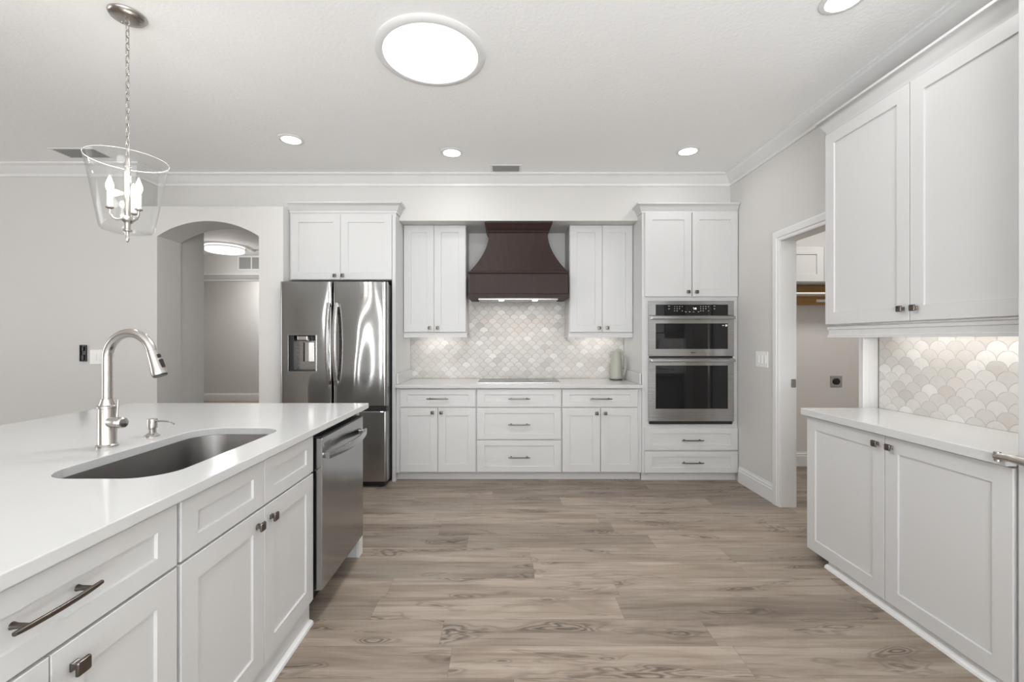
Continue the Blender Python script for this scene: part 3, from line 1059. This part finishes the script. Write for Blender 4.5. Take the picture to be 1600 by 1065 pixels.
# ------------------------------------------------------------------ island
XI = -0.905                                   # plane of the island door faces
dI = lambda px: -XI*F/(CX-px)                 # photo column on that plane -> depth from the camera
IT = 0.928                                    # counter top height
IB = 0.896
def island_cab(label, ya, yb, fronts, group='white island cabinets facing the aisle', hollow=False):
    fr = []
    for f in fronts:
        g = [f[0], f[1]-ya, f[2]-ya, f[3], f[4]]
        for h in f[5:]:
            g.append((h[0], h[1]-ya)+tuple(h[2:]))
        fr.append(tuple(g))
    return cabinet('island_cabinet', label, 'cabinet', (XI, ya, 0), PI/2, yb-ya, 0.60, 0.0, IB-0.002, fr, group, hollow=hollow)
ZD0, ZD1, ZT0, ZT1 = 0.115, 0.708, 0.716, 0.884
y277, y283, y413, y490 = dI(277), dI(283), dI(413), dI(490)
ic = island_cab('white island sink cabinet with two false drawer fronts over two doors, beside the dishwasher', (y277+y283)/2+0.0005, y490,
           [('drawer', y283, y413-0.0015, ZT0, ZT1), ('drawer', y413+0.0015, y490-0.004, ZT0, ZT1),
            ('door', y283, y413-0.0015, ZD0, ZD1, ('knob', y413-0.047, 0.655)), ('door', y413+0.0015, y490-0.004, ZD0, ZD1, ('knob', y413+0.047, 0.655))], hollow=True)
ync, ydm = 0.545, dI(78.5)
ic2 = island_cab('white island cabinet nearest the camera with a long drawer pull', ync, (y277+y283)/2-0.0005,
           [('drawer', ync+0.004, y277, ZT0, ZT1, ('pull', 0.872, 0.812, 0.172)),
            ('door', ydm+0.0015, y277, ZD0, ZD1, ('knob', ydm+0.047, 0.655)), ('door', ync+0.004, ydm-0.0015, ZD0, ZD1, ('knob', ydm-0.047, 0.655))])
for o, L in ((ic, y490-(y277+y283)/2-0.001), (ic2, (y277+y283)/2-0.0005-ync)):
    m = MB()
    m.sweep([(0, 0), (0.021, 0), (0.019, 0.012), (0.008, 0.018), (0.0, 0.019)], [(0, 0.0205), (L, 0.0205)])
    m.build('shoe_moulding', 'trim', o, smooth=40)

# back body, end panel
tag(MB().box(-2.20, 0.45, 0, -1.56, 2.74, IB-0.002).build('island_back_cabinet', 'cab'), 'white rear cabinet run of the island below the seating side of the counter', 'cabinet')
tag(MB().box(-1.555, 0.45, 0, -0.93, 0.54, IB-0.002).build('island_end_panel', 'cab'), 'white near end panel of the island beside the long drawer', 'panel', 'island end panels')
ep = MB().box(-1.555, 2.708, 0, -0.915, 2.76, IB-0.002, 0.002).build('island_end_panel', 'cab')
tag(ep, 'white far end panel of the island beyond the dishwasher', 'panel', 'island end panels')
m = MB()
m.sweep(base_profile(0.016, 0.145), [(-1.4, 2.76), (-0.915, 2.76), (-0.915, 2.708)][::-1])
m.build('baseboard', 'trim', ep)

# counter with the sink cut-out
SX0, SX1, SY0, SY1 = -1.405, -1.018, 1.300, 2.045
outer = [(-2.41, 0.42), (-0.880, 0.42), (-0.880, 2.840), (-2.41, 2.840)]
inner = rrect(SX0, SY0, SX1, SY1, 0.115, 12)
m = MB()
m.poly(outer, [inner], IT-IB, 'Z', IB)
ctop = m.build('island_countertop', 'quartz')
bv = ctop.modifiers.new('edge', 'BEVEL')
bv.width = 0.003
bv.segments = 2
bv.limit_method = 'ANGLE'
bv.angle_limit = math.radians(60)
tag(ctop, 'large white quartz island countertop with a cut-out for the sink', 'countertop')

# sink
t = thing('kitchen_sink', 'undermount stainless steel sink set into the island countertop', 'sink', ((SX0+SX1)/2, (SY0+SY1)/2, 0.66))
lx, ly = (SX1-SX0)/2, (SY1-SY0)/2
rings = []
for gx, z, r_ in ((0.016, IB-0.0005, 0.125), (0.004, IB-0.0005, 0.118), (0.002, IB-0.006, 0.116), (-0.004, 0.72, 0.112), (-0.010, 0.697, 0.106), (-0.024, 0.683, 0.096), (-0.05, 0.680, 0.08)):
    rings.append([Vector((a, b_, z-0.66)) for a, b_ in rrect(-lx-gx, -ly-gx, lx+gx, ly+gx, r_, 12)])
for k in (0.6, 0.3, 0.12):
    rings.append([Vector((a*k, b_*k, 0.6795-0.66-(1-k)*0.004)) for a, b_ in rrect(-lx+0.05, -ly+0.05, lx-0.05, ly-0.05, 0.08, 12)])
MB().loft(rings, False, True).build('basin', 'sink', t, smooth=40)
MB().lathe([(0.058, 0.0165), (0.055, 0.0195), (0.040, 0.019), (0.036, 0.0175)], seg=28).build('drain', 'chrome', t, smooth=40)

# faucet
t = thing('faucet', 'brushed nickel gooseneck pull-down faucet standing behind the island sink', 'faucet', (-1.524, 1.69, IT+0.0003))
m = MB()
m.lathe([(0.0345, 0), (0.0345, 0.006), (0.0305, 0.009), (0.029, 0.012), (0.029, 0.146), (0.0325, 0.148), (0.0325, 0.154), (0.027, 0.158), (0.0205, 0.178), (0.0205, 0.182), (0.0175, 0.183)], seg=36)
m.build('body', 'nickel', t, smooth=35)
ang = math.radians(-6)
dx, dy = math.cos(ang), math.sin(ang)
Rn = 0.0955
zc = 0.337
pts = [(0, 0, 0.180), (0, 0, 0.25), (0, 0, 0.30)]
for i in range(0, 21):
    a = PI-math.radians(163)*i/20
    pts.append(((Rn+Rn*math.cos(a))*dx, (Rn+Rn*math.cos(a))*dy, zc+Rn*math.sin(a)))
MB().tube(pts, 0.0168, 20).build('spout', 'nickel', t, smooth=60)
e0 = Vector(pts[-1])
tg = (Vector(pts[-1])-Vector(pts[-2])).normalized()
hd = MB()
hd.tube([e0+tg*0.001, e0+tg*0.008, e0+tg*0.06, e0+tg*0.088, e0+tg*0.097], [0.0178, 0.0182, 0.0225, 0.0262, 0.0255], 24)
hd = hd.build('spray_head', 'nickel', t, smooth=40)
MB().tube([e0+tg*0.0972, e0+tg*0.101], [0.0235, 0.0225], 24).build('spray_face', 'black', hd)
side = Vector((dx, dy, 0)) - tg*tg.dot(Vector((dx, dy, 0)))
side.normalize()
m = MB()
for k, L_ in ((0.027, 0.006), (0.058, 0.016)):
    c = e0+tg*k+side*(0.0205 if k < 0.05 else 0.0235)
    m.bar(c-tg*L_, c+tg*L_, 0.011, 0.008, up=side)
m.build('spray_button', 'black', hd)
MB().tube([Vector((0.024*0.9, -0.024*0.35, 0.095)), Vector((0.062, -0.022, 0.095)), Vector((0.064, -0.0225, 0.095))], [0.0205, 0.0205, 0.0195], 24).build('valve', 'nickel', t, smooth=40)
MB().tube([Vector((0.0655, -0.023, 0.095)), Vector((0.084, -0.029, 0.095)), Vector((0.088, -0.030, 0.095))], [0.0205, 0.0205, 0.016], 24).build('handle_cap', 'nickel', t, smooth=40)
MB().tube([Vector((0.054, -0.019, 0.112)), Vector((0.050, -0.012, 0.145)), Vector((0.045, -0.004, 0.178))], [0.0042, 0.0036, 0.0032], 10).build('lever', 'nickel', t, smooth=40)

# soap dispenser
t = thing('soap_dispenser', 'small brushed nickel soap dispenser pump right of the faucet', 'soap dispenser', (-1.496, 1.87, IT+0.0003))
m = MB()
m.lathe([(0.028, 0), (0.028, 0.004), (0.021, 0.009), (0.0145, 0.014), (0.0145, 0.030), (0.0185, 0.034), (0.0185, 0.070), (0.017, 0.073)], seg=28)
m.build('body', 'nickel', t, smooth=35)
MB().tube([(0.016, 0, 0.063), (0.055, 0, 0.063), (0.083, -0.004, 0.060), (0.097, -0.006, 0.052)], [0.004, 0.0037, 0.0034, 0.003], 10).build('spout', 'nickel', t, smooth=40)

# dishwasher
yw0, yw1 = y490+0.004, 2.704
t = thing('dishwasher', 'dark stainless dishwasher with curved bar handle at the far end of the island', 'dishwasher', (-0.872, yw0, 0), PI/2)
wd = yw1-yw0
MB().box(0.004, 0.04, 0.142, wd-0.002, 0.60, 0.880).build('body', 'black', t)
m = MB()
m.box(0.006, 0.115, 0.004, wd-0.006, 0.12, 0.14)
m.build('kick_plate', 'black', t)
dd = MB().box(0.010, -0.002, 0.145, wd-0.010, 0.039, 0.868, 0.003).build('door', 'dw_steel', t)
m = MB()
m.box(0.012, 0.0, 0.8685, wd-0.012, 0.038, 0.874)
m.build('control_strip', 'black', dd)
m = MB()
rings = []
for i in range(25):
    u = -1+2*i/24
    px = wd/2+u*(wd/2-0.025)
    y = -0.022-0.036*(1-abs(u)**2.0)
    rings.append([Vector((px, y+a, 0.782+c)) for a, c in rrect(-0.009, -0.0165, 0.009, 0.0165, 0.005, 3)])
m.loft(rings)
for px in (0.038, wd-0.038):
    m.box(px-0.012, -0.03, 0.769, px+0.012, -0.0015, 0.795, 0.002)
m.build('handle', 'dw_steel', dd, smooth=40)
m = MB()
m.box(0.03, -0.0032, 0.836, 0.115, -0.0021, 0.839)
m.box(0.03, -0.0032, 0.828, 0.10, -0.0021, 0.8305)
m.build('small_mark', 'darkgrey', dd)

# ------------------------------------------------------------------ coffee bar on the right
XR = 1.868
SR = lambda px: (px-CX)/XR
dR = lambda px: F*XR/(px-CX)
yA, yE = dR(1260.5), 1.622
yM = dR(1382)
RW = yA-yE
t = cabinet('base_cabinet', 'white two-door base cabinet of the coffee bar along the right wall', 'cabinet', (XR, yA, 0), -PI/2, RW, 0.46, 0.048, 0.868,
            [('door', 0.002, yA-yM-0.0018, 0.052, 0.862, ('knob', yA-yM-0.040, 0.815)), ('door', yA-yM+0.0018, RW-0.004, 0.052, 0.862, ('knob', yA-yM+0.040, 0.815))])
m = MB()
m.box(0.155, 0.022, 0, RW, 0.045, 0.047)
m.build('toe_kick', 'cab', t)
m = MB()
m.sweep([(0, 0), (0.021, 0), (0.019, 0.012), (0.008, 0.020), (0.0, 0.021)], [(0.150, 0.021), (RW, 0.021)])
m.build('shoe_moulding', 'trim', t, smooth=40)
tag(MB().box(1.838, yE, 0.870, 2.334, 2.752, 0.911, 0.003).build('countertop', 'quartz'), 'white quartz countertop of the coffee bar on the right under the wall cabinet', 'countertop')
tag(MB().box(2.325, yE, 0.912, 2.3385, 2.749, 1.46).build('tile_backsplash', 'tile_right'), 'cream marble fan tile backsplash of the coffee bar on the right', 'backsplash')
XRU = 1.988
yUA = F*XRU/(1289.0-CX)
yUM = F*XRU/(1421.0-CX)
UW = yUA-yE
UB = 1.424
t = cabinet('upper_cabinet', 'large white two-door wall cabinet above the coffee bar on the right', 'cabinet', (XRU, yUA, UB), -PI/2, UW, 0.334, UB, 2.61,
            [('door', 0.002, yUA-yUM-0.0018, 1.429, 2.603, ('knob', yUA-yUM-0.036, 1.490)), ('door', yUA-yUM+0.0018, UW-0.003, 1.429, 2.603, ('knob', yUA-yUM+0.036, 1.490))])
m = MB()
m.sweep([(0, -0.075), (0.014, -0.075), (0.014, -0.060), (0.009, -0.057), (0.009, -0.030), (0.014, -0.026), (0.014, -0.012), (0.0, -0.006)], [(0.02, 0.33), (0.02, 0.024), (UW, 0.024)])
m.build('light_rail', 'cab', t)
crown(t, [(0.0, 0.206), (0.0, 0.02), (UW, 0.02)], 2.611-UB, 0.088, 0.050)
under_light('slim light strip under the wall cabinet of the coffee bar', (2.20, 2.16, UB-0.0015), 0.9, PI/2, 1.35, 0)

# open tall door at the right edge, with a lever handle
pd = MB().box(1.872, 0.86, 0.01, 1.910, 1.6125, 2.62, 0.002).build('pantry_door', 'cab')
tag(pd, 'tall white open door at the right edge of the picture with a lever handle', 'door')
m = MB()
m.lathe([(0.027, 1.8715), (0.027, 1.864), (0.014, 1.861), (0.0125, 1.822)], (0, 1.535, 0.905), 24, 'X')
m.tube([(1.822, 1.525, 0.905), (1.822, 1.60, 0.907), (1.826, 1.645, 0.903)], [0.0155, 0.0135, 0.0125], 14)
m.tube([(1.826, 1.640, 0.920), (1.826, 1.640, 0.886)], [0.011, 0.011], 12)
m.build('lever_handle', 'nickel', pd, smooth=40)

# ------------------------------------------------------------------ things on the walls
def wall_plate(name, label, cat, loc, rz, w, h, gangs, group=None):
    t = thing(name, label, cat, loc, rz, group)
    MB().box(-w/2, -0.006, -h/2, w/2, 0, h/2, 0.002).build('cover_plate', 'plastic', t)
    for k in range(gangs):
        x = (k-(gangs-1)/2)*0.050
        m = MB()
        rings = [[Vector((x+a, y, c)) for a, c in rrect(-q, -0.034, q, 0.034, 0.003, 3)] for q, y in ((0.0165, -0.0061), (0.0165, -0.0082), (0.0150, -0.0100))]
        m.loft(rings)
        m.build('rocker', 'plastic', t)
    return t
wall_plate('light_switch', 'white light switch plate on the right wall before the doorway', 'light switch', (2.1945, 3.777, 1.167), -PI/2, 0.178, 0.135, 3)
wall_plate('light_switch', 'white double light switch plate on the left wall behind the faucet', 'light switch', ((153.5-CX)/170, 4.0595, H-(557.5-CY)/170), 0, 0.145, 0.132, 2)
ob_ = thing('outlet_box', 'black open outlet box on the left wall beside the white switch', 'outlet box', ((131-CX)/170, 4.0595, H-(551.5-CY)/170))
m = MB()
wq, hq = 0.030, 0.076
m.poly([(-wq, -hq), (wq, -hq), (wq, hq), (-wq, hq)], [[(-wq+0.006, -hq+0.006), (wq-0.006, -hq+0.006), (wq-0.006, hq-0.006), (-wq+0.006, hq-0.006)]], 0.0125, 'Y', -0.013)
m.box(-wq+0.005, -0.003, -hq+0.005, wq-0.005, -0.0005, hq-0.005)
m.build('box', 'black', ob_)
MB().box(-0.010, -0.014, 0.02, 0.008, -0.003, 0.06, 0.003).build('cable_clamp', 'black', ob_)
MB().box(-0.012, -0.016, -0.065, 0.014, -0.003, -0.015, 0.004).build('receptacle', 'black', ob_)

# ------------------------------------------------------------------ ceiling things
def ceil_pt(px, py):
    s = (CY-py)/(ZC-H)
    return (px-CX)/s, F/s
def recessed(label, px, py, n, group='recessed ceiling lights'):
    x, y = ceil_pt(px, py)
    t = thing('recessed_light', label, 'ceiling light', (x, y, ZC), 0, group)
    MB().lathe([(0.073, -0.0005), (0.098, -0.0005), (0.098, -0.004), (0.088, -0.009), (0.073, -0.008), (0.073, -0.0005)], seg=40, cap0=False, cap1=False).build('trim_ring', 'trim', t, smooth=40)
    MB().lathe([(0.0725, -0.0065), (0.0725, -0.0005)], seg=40).build('lens', 'lamp_white', t)
    lamp('downlight', 'AREA', (0, 0, -0.014), 2.0, size=0.14, color=(0.99, 0.99, 0.985), parent=t)
    return t
recessed('round recessed ceiling light above the arched opening', 455, 217.5, 0)
recessed('round recessed ceiling light left of the small ceiling vent', 706, 238, 0)
recessed('round recessed ceiling light in front of the oven tower', 1075, 235.5, 0)
recessed('round recessed ceiling light above the coffee bar, cut by the top edge', 1318, -1.5, 0)

sx_, sy_ = ceil_pt(673.5, 83)
t = thing('solar_tube', 'large round daylight tube lens glowing in the ceiling', 'skylight', (sx_, sy_, ZC))
RS = 0.262
MB().lathe([(RS, -0.0005), (RS+0.044, -0.0005), (RS+0.044, -0.006), (RS+0.036, -0.014), (RS+0.006, -0.020), (RS, -0.018), (RS, -0.0005)], seg=64, cap0=False, cap1=False).build('trim_ring', 'trim', t, smooth=40)
MB().lathe([(RS-0.0005, -0.012), (RS*0.8, -0.018), (RS*0.45, -0.022), (0.004, -0.024)], seg=64, cap0=False).build('lens', 'sky_white', t, smooth=60)
lamp('tube_daylight', 'AREA', (0, 0, -0.03), 20, size=RS*2*0.97, color=(0.97, 0.985, 1.0), parent=t)

def vent(label, loc, w, d, n, rz=0.0):
    t = thing('ceiling_vent', label, 'vent', loc, rz)
    m = MB()
    f_ = 0.018
    m.box(-w/2, -d/2, -0.006, w/2, -d/2+f_, -0.0005)
    m.box(-w/2, d/2-f_, -0.006, w/2, d/2, -0.0005)
    m.box(-w/2, -d/2+f_, -0.006, -w/2+f_, d/2-f_, -0.0005)
    m.box(w/2-f_, -d/2+f_, -0.006, w/2, d/2-f_, -0.0005)
    m.build('frame', 'trim', t)
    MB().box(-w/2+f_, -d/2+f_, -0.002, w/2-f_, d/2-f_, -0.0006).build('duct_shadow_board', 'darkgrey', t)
    for k in range(n):
        y = -d/2+f_+(d-2*f_)*(k+0.5)/n
        s_ = MB()
        s_.bar((-w/2+f_, y, -0.006), (w/2-f_, y, -0.006), 0.012, 0.0015, up=(0, 0.6, 1))
        s_.build('louvre', 'grille', t)
    return t
vx, vy = ceil_pt(790.5, 262.3)
vent('small grey ceiling vent in front of the crown moulding above the hood', (vx, vy, ZC), 0.285, 0.165, 7)
vx, vy = ceil_pt(128, 238.5)
vent('ceiling vent seen behind the glass pendant light', (vx, vy, ZC), 0.38, 0.20, 7, 0)

# ------------------------------------------------------------------ pendant light
px_, py_ = -1.864, 2.177
t = thing('pendant_light', 'glass bell pendant light with three candle bulbs hanging on a chain above the island', 'pendant light', (px_, py_, 1.815))
zt = ZC-1.815
m = MB()
m.lathe([(0.078, zt-0.0005), (0.078, zt-0.006), (0.070, zt-0.016), (0.045, zt-0.022), (0.012, zt-0.026)], seg=40)
cn = m.build('canopy', 'nickel', t, smooth=40)
m = MB()
for a in (0.6, 2.7):
    m.lathe([(0.006, zt-0.024), (0.006, zt-0.016)], (0.052*math.cos(a), 0.052*math.sin(a), 0), 10)
m.build('screw', 'nickel', cn)
m = MB()
pt = [(0.011*math.cos(2*PI*i/14), 0, zt-0.036+0.013*math.sin(2*PI*i/14)) for i in range(14)]
m.tube(pt, 0.0025, 8, closed=True)
m.build('hanger_loop', 'nickel', cn)
# chain
ztop, zbot = zt-0.046, 0.425
pitch = 0.030
nlk = int((ztop-zbot)/pitch)
pitch = (ztop-zbot)/nlk
ch = MB()
for k in range(nlk):
    zc_ = ztop-pitch*(k+0.5)
    lk = []
    hl, hw_ = pitch*0.5+0.0035, 0.0075
    for i in range(16):
        a = 2*PI*i/16
        u = hw_*math.cos(a)
        v = (hl-hw_)*(1 if math.sin(a) > 0 else -1)*min(1, abs(math.sin(a))*3)+hw_*math.sin(a)
        lk.append((u, 0, zc_+v) if k % 2 else (0, u, zc_+v))
    ch.tube(lk, 0.0022, 6, closed=True)
ch.build('chain', 'nickel', t, smooth=60)
m = MB()
m.lathe([(0.004, 0.432), (0.009, 0.425), (0.011, 0.41), (0.0125, 0.395), (0.0125, 0.380), (0.0155, 0.378), (0.0155, 0.372), (0.0125, 0.370), (0.0125, 0.13), (0.018, 0.125), (0.024, 0.118), (0.024, 0.108), (0.013, 0.096), (0.0125, 0.066), (0.018, 0.062), (0.018, 0.056), (0.0075, 0.050), (0.0075, 0.022), (0.009, 0.018), (0.006, 0.006), (0.003, 0.0)], seg=28)
m.build('stem', 'nickel', t, smooth=35)
for k in range(3):
    a = math.radians((-10, 110, 230)[k])
    c, s_ = math.cos(a), math.sin(a)
    ar = MB()
    ar.tube([(r_*c, r_*s_, z_) for r_, z_ in ((0.022, 0.112), (0.040, 0.105), (0.055, 0.112), (0.064, 0.130), (0.066, 0.158))], 0.0052, 10)
    ar.lathe([(0.006, 0.150), (0.0165, 0.156), (0.0165, 0.160), (0.012, 0.162)], (0.066*c, 0.066*s_, 0), 20)
    ar = ar.build('arm', 'nickel', t, smooth=40)
    MB().lathe([(0.0115, 0.1625), (0.0115, 0.235)], (0.066*c, 0.066*s_, 0), 20).build('candle_sleeve', 'plastic', ar, smooth=40)
    MB().lathe([(0.006, 0.2355), (0.0125, 0.245), (0.0155, 0.258), (0.0145, 0.272), (0.009, 0.290), (0.004, 0.304), (0.001, 0.312)], (0.066*c, 0.066*s_, 0), 20).build('bulb', 'bulb', ar, smooth=60)
    lamp('candle_lamp', 'POINT', (0.066*c, 0.066*s_, 0.33), 1.4, size=0.02, color=(1, 0.93, 0.83), parent=t)
prof = []
zb0, zt0_ = 0.045, 0.405
po = [(0.020, zb0), (0.075, zb0+0.002), (0.098, zb0+0.009), (0.108, zb0+0.024), (0.116, zb0+0.07), (0.131, zb0+0.16), (0.149, zb0+0.27), (0.166, zt0_)]
pi_ = [(r_-0.003, z_+(0.003 if r_ < 0.10 else 0.0)) for r_, z_ in po][::-1]
MB().lathe(po+[(0.1645, zt0_+0.0018)]+pi_, seg=64, cap0=False, cap1=False).build('glass_shade', 'glass', t, smooth=50)
m = MB()
m.tube([(0.1645*math.cos(2*PI*i/64), 0.1645*math.sin(2*PI*i/64), zt0_+0.001) for i in range(64)], 0.0013, 8, closed=True)
m.build('shade_rim', pbr('polished_glass_edge', (0.85, 0.86, 0.85), 0.15), t, smooth=60)

# ------------------------------------------------------------------ hall fixtures seen through the arch
hx_, hy_ = -4.83, 7.6
t = thing('flush_ceiling_light', 'round lit flush ceiling light in the hall beyond the arch', 'ceiling light', (hx_, hy_, ZC))
MB().lathe([(0.30, -0.0005), (0.30, -0.030), (0.285, -0.032)], seg=48).build('upper_ring', 'hall_lens', t)
MB().lathe([(0.303, -0.031), (0.303, -0.040)], seg=48).build('metal_band', 'nickel', t)
MB().lathe([(0.295, -0.041), (0.295, -0.085), (0.27, -0.098), (0.10, -0.106)], seg=48).build('diffuser', 'hall_lens', t, smooth=40)
lamp('hall_lamp', 'POINT', (0, 0, -0.24), 13, size=0.12, color=(1, 0.98, 0.95), parent=t)
lamp('far_room_lamp', 'AREA', (-4.6, 9.0, ZC-0.03), 44, size=0.4, color=(1, 0.99, 0.97))  # unseen light added to brighten the far hall wall
t = thing('smoke_detector', 'small white smoke detector on the hall ceiling beside the flush light', 'smoke detector', (-4.52, 7.85, ZC))
MB().lathe([(0.07, -0.0005), (0.07, -0.02), (0.055, -0.04), (0.02, -0.045)], seg=28).build('cover', 'plastic', t, smooth=40)
t = thing('return_grille', 'grey return air grille high on the hall wall beyond the arch', 'vent', (-4.83, 8.399, 2.785))
m = MB()
m.poly([(-0.26, -0.135), (0.26, -0.135), (0.26, 0.135), (-0.26, 0.135)], [[(-0.235, -0.11), (-0.01, -0.11), (-0.01, 0.11), (-0.235, 0.11)], [(0.01, -0.11), (0.235, -0.11), (0.235, 0.11), (0.01, 0.11)]], 0.010, 'Y', -0.011)
m.build('frame', 'trim', t)
MB().box(-0.24, -0.003, -0.115, 0.24, -0.001, 0.115).build('filter', 'grille', t)

# ------------------------------------------------------------------ laundry room beyond the doorway
lamp('laundry_lamp', 'AREA', (3.4, 3.4, ZC-0.03), 24, size=0.5, color=(1, 0.97, 0.93))  # area light added to brighten the laundry room, without a fixture
t = cabinet('laundry_cabinet', 'white wall cabinet in the laundry room seen through the doorway', 'cabinet', (2.60, 4.365, 1.905), 0, 1.10, 0.30, 1.905, 2.255,
            [('door', 0.004, 0.548, 1.909, 2.251), ('door', 0.552, 1.096, 1.909, 2.251)])
t = thing('closet_rod_shelf', 'raw pine cleat boards with a white rod under the laundry cabinet', 'shelf', (3.15, 4.655, 1.70))
MB().box(-0.50, -0.02, 0.105, 0.50, 0.0145, 0.195).build('cleat', 'pine', t)
MB().box(-0.50, -0.02, 0.0, 0.50, 0.0145, 0.088).build('cleat', 'pine', t)
MB().box(-0.50, -0.27, 0.0885, 0.50, 0.0145, 0.1045).build('shelf_board', 'plastic', t)
MB().tube([(0.02, -0.16, 0.03), (0.50, -0.16, 0.03)], 0.014, 12).build('rod', 'plastic', t)
MB().box(0.48, -0.18, 0.0, 0.5, -0.0205, 0.088).build('rod_bracket', 'pine', t)
t = thing('dryer_outlet', 'steel dryer outlet plate with black socket on the laundry wall', 'outlet', (3.493, 4.6695, 0.893))
MB().box(-0.062, -0.005, -0.058, 0.062, 0, 0.058, 0.0015).build('cover_plate', 'steel_flat', t)
MB().lathe([(0.034, -0.0052), (0.034, -0.016), (0.028, -0.018)], (0, 0, 0), 24, 'Y').build('socket', 'black', t)
